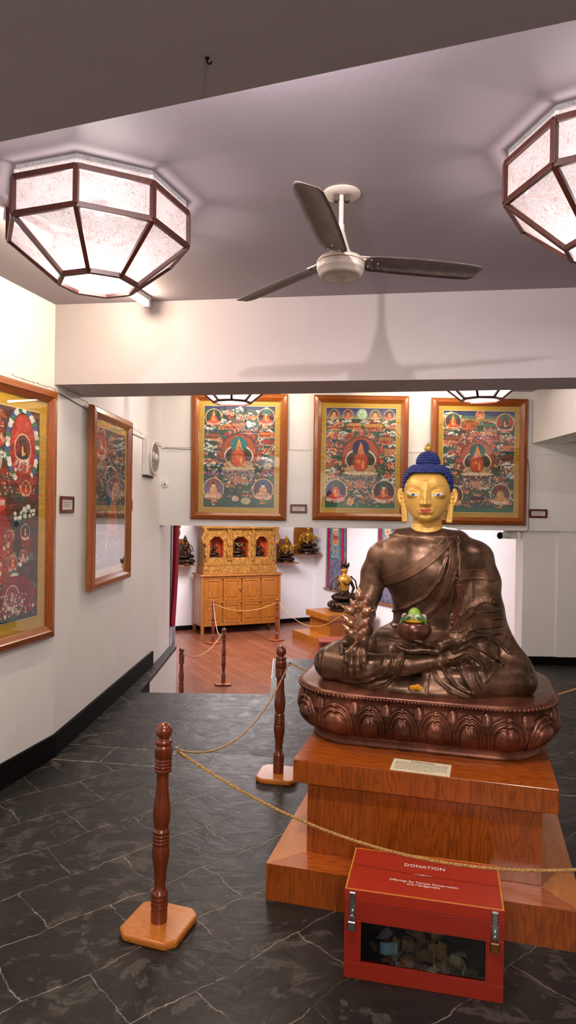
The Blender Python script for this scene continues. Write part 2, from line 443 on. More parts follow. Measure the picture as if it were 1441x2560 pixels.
def bulbmat(name,c,s):
    m,nt,out=newmat(name); e=nt.nodes.new('ShaderNodeEmission'); e.inputs[0].default_value=c+(1,); e.inputs[1].default_value=s
    L(nt,e.outputs[0],out.inputs[0]); return m
def bar(mb,a,b,w,d,mat=0,upv=None):
    a=Vector(a);b=Vector(b);t=(b-a).normalized()
    u=Vector(upv) if upv else Vector((0,0,1))
    if abs(u.dot(t))>.95: u=Vector((1,0,0))
    s=t.cross(u).normalized(); u=s.cross(t).normalized()
    vs=[tuple(P+s*(w/2*i)+u*(d/2*j)) for P in (a,b) for i,j in ((-1,-1),(1,-1),(1,1),(-1,1))]
    fs=[(0,3,2,1),(4,5,6,7),(0,1,5,4),(1,2,6,5),(2,3,7,6),(3,0,4,7)]
    mb.add(vs,[f[::-1] for f in fs],mat)
R1,R2=.36,.157
def make_lantern(label,loc,rz):
    t=thing('ceiling_lantern',label,'ceiling lamp',loc,rz,'octagonal paper ceiling lanterns')
    # origin at ceiling height
    V=lambda r,z,k: Vector((r*math.cos(k*PI/4),r*math.sin(k*PI/4),z))
    zt,zm,zb=-.05,-.185,-.35
    mb=MB()
    for k in range(8):
        rad=V(1,0,k)
        for r,z,wd in ((R1,zt,.022),(R1,zm,.022),(R2,zb,.02)):
            bar(mb,V(r,z,k),V(r,z,k+1),.016,wd)
        bar(mb,V(R1,zt,k),V(R1,zm,k),.02,.02,upv=rad)
        bar(mb,V(R1,zm,k),V(R2,zb,k),.018,.02,upv=rad)
    mb.build('lantern_frame',M_['lampwood'],t,bev=.002)
    for k in range(8):
        mb=MB(); mb.add([V(R1-.002,zt,k),V(R1-.002,zt,k+1),V(R1-.002,zm,k+1),V(R1-.002,zm,k)],[(0,3,2,1)]); mb.build('paper_panel',M_['lpaper'],t)
        mb=MB(); mb.add([V(R1-.002,zm,k),V(R1-.002,zm,k+1),V(R2-.001,zb+.002,k+1),V(R2-.001,zb+.002,k)],[(0,3,2,1)]); mb.build('paper_panel',M_['lpaper'],t)
    mb=MB(); mb.add([V(R2-.001,zb+.004,k) for k in range(8)],[tuple(range(8))[::-1]]); mb.build('paper_panel',M_['lpaper'],t)
    mb=MB(); mb.prism([tuple(V(R1-.012,0,k))[:2] for k in range(8)],-.02,-.001); mb.build('backing_board',M_['lining'],t)
    mb=MB(); mb.add([V(R1-.008,-.001,k) for k in range(8)]+[V(R1-.008,zt,k) for k in range(8)],[(k,(k+1)%8,8+(k+1)%8,8+k) for k in range(8)]); mb.build('light_stop_collar',M_['lpaper'],t)  # paper collar added to stop light leaking above the frame; its glow makes the bright strip
    for k in (1,3,5,7):
        mb=MB(); bar(mb,V(R1-.01,zt+.005,k),V(R1-.01,-.02,k),.012,.012); mb.build('hanger',M_['white'],t)
    mb=MB(); mb.lathe([(0,-.02),(.03,-.02),(.03,-.06),(.02,-.07),(0,-.07)],seg=16); mb.build('bulb_holder',M_['lining'],t)
    return t
LP=[('paper lantern lit on the ceiling at the left of the fan, with dark octagonal frame',(-.788,2.775,CZ),math.radians(-87)),
    ('lit octagonal paper lantern cut off by the right edge of the picture',(1.09,2.30,CZ),math.radians(-99)),
    ('lit paper lantern behind the beam, hanging before the leftmost thangka on the far wall',(-.495,5.86,CZ),math.radians(-87)),
    ('lit paper lantern behind the beam, hanging before the rightmost thangka on the far wall',(1.555,5.52,CZ),math.radians(-70))]
root=None
for lab,loc,rz in LP:
    if root is None: root=make_lantern(lab,loc,rz)
    else: dup(root,loc,rz,lab)
for i,(lab,loc,rz) in enumerate(LP):
    point('lantern_bulb',(loc[0],loc[1],loc[2]-.24),(58,58,80,80)[i],(1,.94,.90),(.13,.13,.035,.035)[i])

# ---------------------------------------------------------------- tube light on the ceiling
def tube_light(a,b,label,strength=16):
    a=Vector(a);b=Vector(b);c=(a+b)/2; d=b-a; ln=d.length; rz=math.atan2(d.y,d.x)
    t=thing('tube_light',label,'tube light',tuple(c),rz)
    mb=MB(); mb.box(-ln/2,ln/2,-.022,.022,-.03,-.001); mb.box(-ln/2-.004,-ln/2+.03,-.022,.022,-.065,-.03); mb.box(ln/2-.03,ln/2+.004,-.022,.022,-.065,-.03)
    mb.build('batten',M_['white'],t,bev=.003)
    mb=MB(); mb.tube([(-ln/2+.03,0,-.05),(ln/2-.03,0,-.05)],.013,12); mb.build('glass_tube',bulbmat('lit_tube',(1,.84,.60),strength),t)
tube_light((-.86,4.08,CZ),(-1.19,2.85,CZ),'white fluorescent tube light on the ceiling beside the left lantern',75)
tube_light((-1.0,6.72,CZ),(.2,6.72,CZ),'fluorescent tube on the ceiling hidden behind the beam, left half',34)
tube_light((.75,6.72,CZ),(1.95,6.72,CZ),'fluorescent tube on the ceiling hidden behind the beam, right half',34)

# ---------------------------------------------------------------- ceiling fan
M_['fanwhite']=plain('chipped_white_enamel','ddd0c4',.35,var=.08,sc=14)
def fanblade():
    m,nt,out=newmat('dusty_blade'); b=pbsdf(nt,out,Roughness=.42)
    n=noise(nt,coords(nt),14,6,.7,.5); n2=noise(nt,coords(nt),60,4,.8)
    c=ramp(nt,n,[(.3,'5a4e48'),(.55,'726660'),(.72,'8a7e76')])
    L(nt,mix(nt,ramp(nt,n2,[(.62,(0,0,0,1)),(.72,(.6,.6,.6,1))]),c,lin('b8aca0')),b.inputs['Base Color']); return m
M_['blade']=fanblade()
FX,FY,FZ=.193,2.70,2.555
fan=thing('ceiling_fan','white three-bladed ceiling fan with dusty grey blades','ceiling fan',(FX,FY,CZ))
dz=FZ-CZ
mb=MB(); mb.lathe([(0,-.001),(.0,-.001),(.075,-.001),(.075,-.006),(.03,-.008),(.0,-.008)][1:],seg=40)
mb.build('ceiling_plate',M_['fanwhite'],fan)
mb=MB(); mb.box(-.03,-.012,-.012,.012,-.035,-.006); mb.box(.012,.03,-.012,.012,-.035,-.006); mb.tube([(-.034,0,-.027),(.034,0,-.027)],.004,8)
mb.build('hook_bracket',plain('rusty_iron','4a3a30',.6,var=.3),fan)
mb=MB(); mb.tube([(0,0,-.01),(0,0,dz+.07)],.0095,16); mb.lathe([(.0125,-.125),(.0135,-.145),(.0125,-.165)],seg=16); mb.build('down_rod',M_['fanwhite'],fan)
mb=MB(); mb.lathe([(.011,dz+.145),(.016,dz+.14),(.022,dz+.115),(.034,dz+.075),(.046,dz+.052),(.05,dz+.045)],seg=28); mb.build('bell_cover',M_['fanwhite'],fan)
mb=MB(); mb.lathe([(0,dz+.05),(.06,dz+.046),(.086,dz+.034),(.0945,dz+.022),(.0965,dz+.018),(.0965,dz+.012),(.0935,dz+.010),(.0945,dz-.004),(.092,dz-.012),(.0905,dz-.0125),(.086,dz-.026),(.074,dz-.037),(.073,dz-.0365),(.069,dz-.041),(.066,dz-.040),(.058,dz-.0435),(0,dz-.0445)],seg=56); mb.build('motor_housing',M_['fanwhite'],fan)
mb=MB(); mb.lathe([(.0968,dz+.0165),(.0972,dz+.015),(.0968,dz+.0135)],seg=56); mb.build('trim_ring',plain('tarnished_ring','6a4a30',.4,metal=.6),fan)
def blade(ang,tipz,label=None):
    a=math.radians(ang)
    z0=dz+.032
    drop=(tipz-(FZ+.032))/.5
    Mr=Matrix.Rotation(a,4,'Z')@Matrix.Translation((.10,0,z0))@Matrix.Rotation(-math.atan(drop),4,'Y')@Matrix.Rotation(math.radians(-13),4,'X')
    # outline along +x
    top=[];bot=[]
    n=26
    for i in range(n+1):
        s=i/n; x=s*.50
        w=.051+.008*math.sin(s*PI)
        e0=min(1,(s/.06)); e0=math.sqrt(max(0,1-(1-e0)**2))*.4+.6 if s<.06 else 1
        hi=w*e0; lo=-w*e0
        if s>.9:
            k=(s-.9)/.1; lo*=1-.30*k**2.; hi=hi*math.sqrt(max(0,1-(k)**3))*1+(-w*.45)*k**4
        top.append((x,hi)); bot.append((x,lo))
    mb=MB()
    vs=[];fs=[];m=6
    for i in range(n+1):
        for j in range(m+1):
            y=bot[i][1]+(top[i][1]-bot[i][1])*j/m
            vs.append((top[i][0],y,-.006*((y/.05)**2)+.004*math.sin(top[i][0]/.5*PI)))
    for i in range(n):
        for j in range(m):
            q0=i*(m+1)+j; fs.append((q0,q0+m+1,q0+m+2,q0+1))
    mb.add(vs,fs,0,True,Mr)
    o=mb.build('blade',M_['blade'],fan,solid=.0025)
    if label: o['label']=label
    mb=MB(); mb.box(-.035,.055,-.03,.03,.002,.006,M=Mr); 
    mb.box(-.06,0,-.02,.02,-.004,.004,M=Mr); mb.build('blade_bracket',M_['fanwhite'],o)
    for bx,by in ((.02,-.022),(.02,.022),(.055,0.)):
        mb=MB(); mb.ball((bx,by,-.005),(.0055,.0055,.004),8,6,M=Mr); mb.build('bolt',M_['steel'],o)
blade(12,2.59); blade(135.5,2.545); blade(-105,2.615)

mb=MB(); mb.tube([(-.149,1.156,2.36),(-.149,1.156,2.354),(-.147,1.156,2.350),(-.143,1.156,2.350),(-.141,1.156,2.354)],.0016,8); mb.ball((-.149,1.156,2.3595),(.004,.004,.002),10,6)
tag(mb.build('ceiling_hook',M_['black']),'tiny dark hook screwed into the dark beam above the camera','hook')
# ---------------------------------------------------------------- thangka pictures (painted by numbers into colour attributes)
def c8(h): return np.array([int(h[i:i+2],16)/255 for i in (0,2,4)])
class Canvas:
    def __init__(s,W,H,bg,seed):
        s.W,s.H=W,H; s.a=np.zeros((H,W,3)); s.a[:]=c8(bg)
        s.Y,s.X=np.mgrid[0:H,0:W].astype(float); s.X=s.X/W; s.Y=s.Y/W   # unit = width ; y down, max H/W
        s.h=H/W; s.r=random.Random(seed)
    def win(s,cx,cy,rx,ry):
        x0=max(0,int((cx-rx)*s.W)-1);x1=min(s.W,int((cx+rx)*s.W)+2);y0=max(0,int((cy-ry)*s.W)-1);y1=min(s.H,int((cy+ry)*s.W)+2)
        return (slice(y0,y1),slice(x0,x1)) if x1>x0 and y1>y0 else None
    def ell(s,cx,cy,rx,ry,col,al=1.):
        w=s.win(cx,cy,rx,ry)
        if w is None: return
        m=((s.X[w]-cx)/rx)**2+((s.Y[w]-cy)/ry)**2<1
        t=s.a[w]; t[m]=t[m]*(1-al)+c8(col)*al
    def rect(s,x0,y0,x1,y1,col):
        s.a[max(0,int(y0*s.W)):max(0,int(y1*s.W)),max(0,int(x0*s.W)):max(0,int(x1*s.W))]=c8(col)
    def poly(s,pts,col):
        xs=[p[0] for p in pts];ys=[p[1] for p in pts]
        cx=(min(xs)+max(xs))/2;cy=(min(ys)+max(ys))/2
        w=s.win(cx,cy,(max(xs)-min(xs))/2,(max(ys)-min(ys))/2)
        if w is None: return
        X,Y=s.X[w],s.Y[w]; ins=np.zeros(X.shape,bool); n=len(pts)
        for i in range(n):
            x1,y1=pts[i];x2,y2=pts[(i+1)%n]
            if y1==y2: continue
            c=((y1>Y)!=(y2>Y))&(X<(x2-x1)*(Y-y1)/(y2-y1)+x1); ins^=c
        s.a[w][ins]=c8(col)
    def cloud(s,cx,cy,R,n=8,cols=('e9e4d4','3e7a5c','2e5a80')):
        for k in range(n):
            a=s.r.uniform(0,2*PI); x=cx+math.cos(a)*R*s.r.uniform(.3,1.2); y=cy+math.sin(a)*R*.45*s.r.uniform(.3,1.)
            q=R*s.r.uniform(.18,.34)
            s.ell(x,y+q*.35,q*1.15,q*.9,s.r.choice(cols[1:])); s.ell(x,y,q,q*.7,cols[0])
    def house(s,x,y,w,h,wall='b04a30',roof='c8813c'):
        s.rect(x-w/2,y-h*.55,x+w/2,y,wall)
        s.poly([(x-w*.6,y-h*.5),(x-w*.42,y-h*.85),(x+w*.42,y-h*.85),(x+w*.6,y-h*.5)],roof)
        s.poly([(x-w*.3,y-h*.85),(x-w*.2,y-h*1.05),(x+w*.2,y-h*1.05),(x+w*.3,y-h*.85)],'8e2f22')
        k=max(2,int(w/.028))
        for i in range(k):
            xx=x-w/2+w*(i+.5)/k
            s.rect(xx-.006,y-h*.42,xx+.006,y-h*.08,s.r.choice(['3a1c14','e2c690','22382e','5a1a1a']))
            s.ell(xx,y-h*.2,.007,.012,s.r.choice(['d86a3a','c23a28','e8c8a0']))
        s.rect(x-w/2,y-.005,x+w/2,y,'e0cfa8')
    def crowd(s,x,y,w,h,n,cols=('c43e2a','d9693a','a82a24','e9c9a0','7a2018','d89a58')):
        for k in range(n):
            px=x+s.r.uniform(-w,w)/2;py=y+s.r.uniform(-h,h)/2
            s.ell(px,py,.0095,.014,s.r.choice(cols)); s.ell(px,py-.014,.006,.006,'e8b98c')
    def figure(s,x,y,R,robe='d2562c',halo='2f6e62',glow='d8b070',hat=None,seat='b8442e',skin='e6a868'):
        s.ell(x,y-.1*R,R*1.08,R*1.12,'dfc89a'); s.ell(x,y-.1*R,R*.98,R*1.02,glow)
        s.ell(x,y-.62*R,R*.5,R*.5,halo)
        s.ell(x,y+.68*R,R*.95,R*.3,seat); s.ell(x,y+.60*R,R*.85,R*.2,'e9cdb8')
        s.ell(x,y+.42*R,R*.74,R*.26,robe); s.ell(x,y+.05*R,R*.4,R*.5,robe)
        s.ell(x-.05*R,y+.05*R,R*.12,R*.4,'f0b070'); s.ell(x+.12*R,y+.25*R,R*.22,R*.12,'e9a060')
        s.ell(x,y-.5*R,R*.17,R*.22,skin)
        if hat: s.poly([(x-.2*R,y-.48*R),(x,y-1.0*R),(x+.2*R,y-.48*R)],hat); s.ell(x,y-.46*R,R*.13,R*.15,skin)
        else: s.ell(x,y-.66*R,R*.16,R*.12,'2a2a40')
        for k in range(9):
            a=PI*k/8; s.ell(x+math.cos(a)*R*.8,y+.74*R+math.sin(a)*R*.14,R*.12,R*.09,s.r.choice(['e8d2c0','c85a40','d8a070']))
    def mottle(s,amt,cell):
        rs=np.random.RandomState(s.r.randint(0,9999)); H=int(s.H/cell)+2;W=int(s.W/cell)+2
        n=rs.rand(H,W); yi=(np.arange(s.H)/cell);xi=(np.arange(s.W)/cell)
        y0=yi.astype(int);x0=xi.astype(int);fy=(yi-y0)[:,None];fx=(xi-x0)[None]
        f=n[y0][:,x0]*(1-fy)*(1-fx)+n[y0+1][:,x0]*fy*(1-fx)+n[y0][:,x0+1]*(1-fy)*fx+n[y0+1][:,x0+1]*fy*fx
        s.a*=(1+amt*(f-.5)*2)[...,None]; s.a=np.clip(s.a,0,1)
    def landscape(s,pal):
        s.a=s.a*.8+.2*c8('8a6a4a')
        for k in range(260):
            x=s.r.random();y=s.r.random()*s.h
            s.ell(x,y,s.r.uniform(.02,.07),s.r.uniform(.01,.035),s.r.choice(pal))
        for k in range(34):
            x=s.r.random();y=s.r.uniform(.15,.95)*s.h;q=s.r.uniform(.03,.06)
            s.poly([(x-q,y),(x-.3*q,y-q*1.1),(x+.2*q,y-q*.9),(x+q,y)],s.r.choice(['2c5a48','385a50','4a6a58','27463a']))
    def rich(s,n=150):
        for k in range(n):
            x=s.r.random();y=s.r.uniform(.06,.97)*s.h; t=s.r.random()
            if t<.34: s.cloud(x,y,s.r.uniform(.03,.055),6,('ece6d2','4a8a62','3a6a94') if t<.2 else ('e8c8a8','b8583a','5a8a6a'))
            elif t<.66: s.crowd(x,y,.08,.03,9)
            elif t<.8: s.house(x,y,s.r.uniform(.08,.14),s.r.uniform(.04,.06),s.r.choice(['b8502c','8a2c20','c86a34']),s.r.choice(['c8883c','3a7a5c','a8502c']))
            else: s.scrolls(x,y,.09,.05,10,['d86a3c','e8c898','3a6a5a','b83a2c','5a86a0','d8a04c'])
    def scrolls(s,x,y,w,h,n,cols):
        for k in range(n):
            px=x+s.r.uniform(-w,w)/2;py=y+s.r.uniform(-h,h)/2;q=s.r.uniform(.006,.014)
            s.ell(px,py,q,q,s.r.choice(cols)); s.ell(px,py,q*.5,q*.5,s.r.choice(['1d3a34','e9dcc0','2a3a6a']))
GREENS=['1f4a3c','2c5a48','22443e','35604e','1d3a44','28506a','5a3a28','3d6a4a']
def central(c,x,y,R,halo,hat,robe,seatcol,face=0):
    # arch of scrollwork, throne back, monk, robe, throne
    for k in range(70):
        a=PI*(k/69)*1.25-PI*.125; q=R*c.r.uniform(.07,.12)
        c.ell(x+math.cos(a)*R*1.08,y-.15*R-math.sin(a)*R*1.12,q,q,c.r.choice(['2c5a50','b8442e','d2a070','46706a','a83a30','d86a50']))
    c.ell(x,y-.12*R,R*.95,R*1.0,'8a3a24'); c.ell(x,y-.1*R,R*.88,R*.93,'b05a34')
    c.rect(x-R*.75,y-.2*R,x+R*.75,y+.5*R,'6a4a30')
    c.ell(x,y+.05*R,R*.76,R*.55,'e8dcc0'); c.ell(x,y+.08*R,R*.70,R*.5,'4a3c2c')
    c.ell(x,y-.52*R,R*.42,R*.42,halo)
    c.ell(x,y+.55*R,R*.78,R*.28,'c9a878')
    for k in range(90):
        a=c.r.uniform(0,2*PI);q=c.r.random()**.5
        c.ell(x+math.cos(a)*q*R*.74,y+.5*R+math.sin(a)*q*R*.24,.006,.006,c.r.choice(['8a6a3c','e2cfa0','6a3a24','b88a4c']))
    c.ell(x+face*.04*R,y+.15*R,R*.40,R*.50,'6a5a3a'); c.ell(x+face*.02*R,y+.15*R,R*.33,R*.46,robe)
    c.poly([(x-.36*R,y+.35*R),(x,y-.3*R),(x+.38*R,y+.35*R),(x+.2*R,y+.58*R),(x-.2*R,y+.58*R)],robe)
    c.ell(x-.1*R,y+.12*R,R*.12,R*.1,'e08a4c'); c.ell(x+.12*R,y+.3*R,R*.07,R*.22,'e8a05a')
    c.ell(x+face*.05*R,y-.35*R,R*.12,R*.16,'e2935a')
    c.poly([(x-.16*R,y-.3*R),(x-.1*R,y-.55*R),(x,y-.85*R),(x+.09*R,y-.6*R),(x+.2*R,y-.22*R),(x+.12*R,y-.25*R),(x+.08*R,y-.42*R),(x-.1*R,y-.42*R)],hat)
    # throne
    c.rect(x-R*.85,y+.72*R,x+R*.85,y+1.1*R,seatcol)
    c.scrolls(x,y+.92*R,R*1.6,R*.34,90,['c9b494','6a5a6a','8a3a34','3a4a5a','d8a898'])
    c.rect(x-R*.92,y+.68*R,x+R*.92,y+.74*R,'d86a44'); c.ell(x,y+.72*R,R*.86,R*.09,'e2cfa8')
    c.scrolls(x,y+1.3*R,R*1.5,R*.5,120,['d8a890','b8442e','e9dcc8','5a6a8a','8a3a34','c98a60'])
    c.rect(x-R*.3,y+1.18*R,x+R*.3,y+1.24*R,'d9c9b4'); c.poly([(x-.3*R,y+1.45*R),(x-.15*R,y+1.1*R),(x+.15*R,y+1.1*R),(x+.3*R,y+1.45*R)],'c98a6a')
def pic1():
    c=Canvas(330,470,'24483e',11); c.landscape(GREENS); c.rich(); c.rect(0,0,1,.05,'2a3460')
    for x,y,R in ((.02,.3,.05),(.06,.33,.05),(.12,.30,.04),(.5,.05,.08),(.3,.22,.09),(.85,.07,.1),(.9,.36,.07),(.3,.08,.05),(.85,.50,.08),(.12,.60,.09),(.2,.68,.08),(.08,.82,.08),(.9,.74,.08),(.3,.53,.06),(.97,.12,.06),(.65,.25,.06),(.55,.13,.05)): c.cloud(x,y,R,9)
    c.house(.42,.33,.26,.1); c.house(.88,.44,.24,.09,'c2502c','d8823c'); c.house(.14,.47,.26,.08,'5a3a24','8a5a34')
    c.crowd(.32,.11,.16,.08,30); c.crowd(.55,.16,.2,.08,40,('e9dcc8','c84a3a','d8a0a0')); c.crowd(.9,.62,.18,.08,34); c.crowd(.12,.78,.2,.06,26)
    c.crowd(.9,.92,.2,.06,30,('b04a80','5a4a9a','c84a3a')); c.crowd(.1,.95,.2,.06,24,('7a4a9a','a0507a','c84a3a'))
    c.house(.9,.55,.2,.09,'8a2a20','a83a2c'); c.ell(.9,.84,.06,.05,'b8b098')
    c.figure(.13,.17,.11,'e0552c','2c4a48','22402e','f08a30'); c.figure(.87,.16,.115,'e8502a','2a7a70','4a2430',None,'c8402c')
    central(c,.49,.68,.27,'1f7f8c','f2b23c','d9572a','9a8a90',-1)
    c.figure(.14,1.18,.14,'e0b090','a84a4a','7a6a80',None,'c8705a','f0d8b8'); c.figure(.84,1.18,.14,'e0b090','2c5a8a','5a3a48',None,'c8705a','f0d8b8')
    c.ell(.5,1.33,.3,.06,'2c5a54'); c.ell(.6,1.33,.07,.05,'c8b890'); c.ell(.45,1.3,.05,.04,'e8c8a8')
    c.mottle(.17,1.6);c.mottle(.15,9); return c
def pic2():
    c=Canvas(330,470,'2a5446',21); c.landscape(GREENS+['c8813c','6a8a4a']); c.rich(); 
    for k in range(20): c.rect(0,k*.008,1,(k+1)*.008,['3a3a70','44487c','5a6284','7c8480','a89c70'][k//4])
    for x,y,R in ((.1,.2,.08),(.32,.19,.07),(.7,.2,.08),(.9,.22,.09),(.95,.36,.08),(.18,.42,.07),(.1,.62,.07),(.95,.55,.08),(.9,.72,.07),(.1,.9,.09),(.92,1.02,.09),(.25,.36,.06),(.55,.2,.06)): c.cloud(x,y,R,9)
    c.house(.4,.30,.2,.1,'c8582c','c8a058'); c.house(.68,.33,.24,.13,'c8582c','d8a048'); c.house(.12,.32,.2,.08,'c25a34')
    c.house(.86,.52,.2,.13,'b04a34','a8783c'); c.house(.93,.66,.2,.1,'8a2c20','b88a4c'); c.house(.14,.44,.16,.07,'8a2c20')
    for x,y,w_,h_,n in ((.1,.40,.18,.1,50),(.1,.56,.18,.14,70),(.08,.77,.16,.08,50),(.93,.64,.16,.08,40),(.93,.82,.16,.1,50),(.93,.95,.18,.08,40),(.1,.97,.16,.08,34),(.93,.27,.16,.06,40),(.18,.23,.14,.05,34)): c.crowd(x,y,w_,h_,n)
    for i,x in enumerate((.11,.31,.70,.90)): c.figure(x,.10,.07,['e0b090','d87a60','e0b090','d8502c'][i],['2c6a50','8a3a34','3a7a5c','4a6a5c'][i],['a84a34','a06a5a','b0683c','6a4a60'][i])
    c.ell(.51,.085,.075,.075,'a8d0b0'); c.ell(.51,.085,.055,.055,'c8e2c0'); c.ell(.51,.085,.012,.012,'d8b040')
    central(c,.5,.72,.29,'23265e','f08a3c','cf4c2a','5a6a5c',0)
    c.figure(.15,1.20,.15,'d8482c','1f5a48','3a2c60',None,'d87a60','d8502c'); c.figure(.84,1.20,.15,'c8442c','1f5a48','4a2038',None,'e8dcc8','f2ece0')
    c.rect(0,1.36,1,1.43,'2c6a44'); c.scrolls(.5,1.36,.5,.08,60,['2c4a8a','c8442c','e8c8a0','3a7a5c']); c.ell(.36,1.33,.05,.05,'e0b070')
    c.mottle(.17,1.6);c.mottle(.12,9); return c
def pic3():
    c=Canvas(330,470,'284a38',31); c.landscape(GREENS+['8a4a2c']); c.rich()
    for k in range(12): c.rect(0,k*.012,1,(k+1)*.012,['1c2c60','284a70','5a7a70','a8904c'][k//3])
    for x,y,R in ((.08,.06,.08),(.25,.1,.07),(.93,.1,.07),(.7,.16,.07),(.12,.34,.08),(.9,.36,.09),(.9,.76,.09),(.95,.9,.08),(.08,.62,.07),(.8,.5,.07),(.1,.78,.06)): c.cloud(x,y,R,10)
    c.house(.37,.26,.22,.12,'b84a30','b8702c'); c.house(.65,.28,.18,.12,'8a2c2c','2c7a5c'); c.house(.12,.45,.24,.1,'9a3424','8a5a34'); c.house(.9,.56,.22,.09,'b86a34'); c.house(.9,.72,.22,.1,'6a4a4a','7a4a34'); c.house(.72,.42,.14,.12,'8a2c20','8a3a24')
    for x,y,w_,h_,n in ((.1,.46,.2,.07,60),(.36,.36,.24,.06,50),(.6,.32,.3,.05,60),(.88,.4,.2,.07,50),(.15,.6,.2,.05,20),(.9,.82,.2,.1,40)): c.crowd(x,y,w_,h_,n)
    c.figure(.13,.16,.11,'e0682c','2a6a50','6a3a40','f0a03c','c88a4c'); c.figure(.86,.17,.12,'2c2c50','2c7a58','c8442c',None,'c8402c','34345a'); c.figure(.51,.06,.06,'e08a5a','c8402c','d87a60')
    central(c,.48,.70,.26,'1f5a58','f09a3c','c8482c','4a3a30',-1)
    c.figure(.15,1.2,.13,'c8442c','1f5a48','5a2a30',None,'c8705a'); c.figure(.81,1.18,.135,'d8a050','8a2c28','5a4a4c',None,'e0b090','c87a40')
    c.scrolls(.5,1.25,.5,.2,90,['2c6a44','8a3a2c','d8a070','3a5a7a','4a2018']); c.rect(.40,1.2,.58,1.26,'4a2018'); c.rect(0,1.36,1,1.43,'2c6a4c')
    for k in range(40):
        c.ell(.48+c.r.uniform(-.2,.2),.36+c.r.uniform(-.04,.1),.012,.012,c.r.choice(['d85a50','e8c8c0','2c4a8a','e08a70']))
    c.mottle(.17,1.6);c.mottle(.12,9); return c
def pic4():
    c=Canvas(330,462,'4a2018',41); c.landscape(['6a2820','8a3020','3a2018','5a3420','243a30','7a2a28','2c3a4a'])
    for x,y,R in ((.1,.6,.06),(.75,.7,.07),(.8,1.0,.07),(.84,.15,.1),(.6,.3,.08)): c.cloud(x,y,R,7)
    # figure in red flame upper right, ringed by little clouds
    for k in range(46):
        a=2*PI*k/46; c.ell(.80+math.cos(a)*.17,.24+math.sin(a)*.24,.026,.02,['e9e4d4','2f7a4c','3a5aa0','dfe4d8'][k%4])
    c.ell(.80,.25,.145,.22,'b83428'); c.ell(.80,.21,.10,.15,'c84430')
    c.figure(.80,.27,.09,'3a3030','4a3028','8a2c24',None,'d8a080','4a4048'); c.scrolls(.8,.38,.2,.06,40,['e9dcc8','d8a080','c8402c'])
    c.house(.48,.14,.22,.13,'8a3424','a85a3c'); c.crowd(.5,.22,.2,.06,50,('e0a080','c84a3a','e8c8b0','8a2018')); c.ell(.52,.36,.05,.06,'c8c0a8'); c.poly([(.48,.36),(.52,.24),(.56,.36)],'d0c8b0')
    c.scrolls(.55,.5,.3,.14,60,['d85a50','2c5a48','3a7a5c','e8a090','a83a30','284a40'])
    c.house(.84,.56,.22,.13,'7a2820','9a3a28'); c.figure(.84,.53,.05,'c84a30','7a2a24','9a3c28')
    c.ell(.30,.72,.26,.3,'1f3a80'); c.ell(.30,.95,.40,.42,'9a2c24'); c.ell(.32,1.02,.3,.32,'a83428')
    for k in range(260):
        a=c.r.uniform(-1.2,1.3);q=c.r.uniform(.25,1.)
        c.ell(.32+math.cos(a)*.30*q,1.0+math.sin(a)*.34*q,.008,.007,c.r.choice(['c86a44','7a1f1c','b84a30','8a3a2c']))
    c.ell(.56,.63,.06,.045,'c83a30'); 
    for k in range(6): c.ell(.56+(k-2.5)*.014,.62,.008,.02,'f0c8b0')
    c.cloud(.86,.68,.08,16,('e9e9dc','2c7a4c','2c6a44')); c.figure(.84,.82,.05,'6a3a34','2c4a3c','3a2a24')
    c.scrolls(.66,.9,.12,.2,40,['c8a070','2c5a6a','e0c090','8a3a34'])
    c.figure(.7,1.02,.05,'c84a30','c86a50','8a3a34'); c.figure(.82,.98,.04,'e0b090','c84a3a','3a3a4a')
    c.ell(.72,1.12,.07,.06,'2c6a6a'); c.ell(.72,1.1,.05,.02,'e0d0a8')
    c.ell(.30,1.18,.2,.09,'c8a060'); c.scrolls(.34,1.15,.24,.12,90,['d8b870','a87a3c','e8d8a8'])
    c.ell(.72,1.24,.24,.14,'8a1f34'); c.ell(.74,1.26,.18,.12,'7a1a2c'); c.figure(.70,1.25,.075,'6a4a44','8a2c38','8a2034',None,'d0a890','c8a898')
    c.scrolls(.72,1.28,.3,.12,70,['d8b0a0','a83a48','e8dcd0','5a1a24']); c.crowd(.5,1.1,.16,.2,20,('e8dcc8','2c4a4a','8a3a2c'))
    c.rect(0,1.36,1,1.42,'24402e'); c.scrolls(.7,1.34,.5,.06,50,['e8b0a0','e9e4d4','b83a34','2c5a3c'])
    c.mottle(.17,1.6);c.mottle(.15,9); return c
def pic5():
    c=Canvas(220,300,'3a2a24',51); c.landscape(['4a2a20','6a3424','2c3440','3a2c24','5a4430','243a34'])
    c.figure(.14,.16,.15,'c83a2c','7a2c28','9a3428',None,'8a3428','c8402c')
    for x,y,n in ((.5,.22,90),(.8,.4,60),(.3,.5,70),(.7,.6,80),(.2,.75,60),(.85,.8,60),(.5,.85,50),(.5,1.1,120),(.2,1.2,60),(.8,1.2,60)): c.scrolls(x,y,.4,.2,n,['a83a2c','c8a070','6a4a3a','2c4a6a','d8c8a0','8a5a3c','3a5a4a'])
    for k in range(40): 
        a=PI*k/39; c.ell(.48+math.cos(a)*.2,.45-math.sin(a)*.1,.008,.008,'e0d8c0')
    c.ell(.55,.7,.14,.14,'1f5a88'); c.poly([(.45,.85),(.55,.55),(.66,.85)],'d8a05a'); c.poly([(.36,1.05),(.55,.66),(.75,1.05)],'b85a2c')
    for sg in (-1,1):
        for k in range(16): c.ell(.55+sg*(.12+.012*k*.6),.8+.025*k,.007,.016,'d8d8b8')
    c.rect(0,1.0,1,1.03,'8a5a3c'); c.mottle(.4,1.6);c.mottle(.2,9); return c
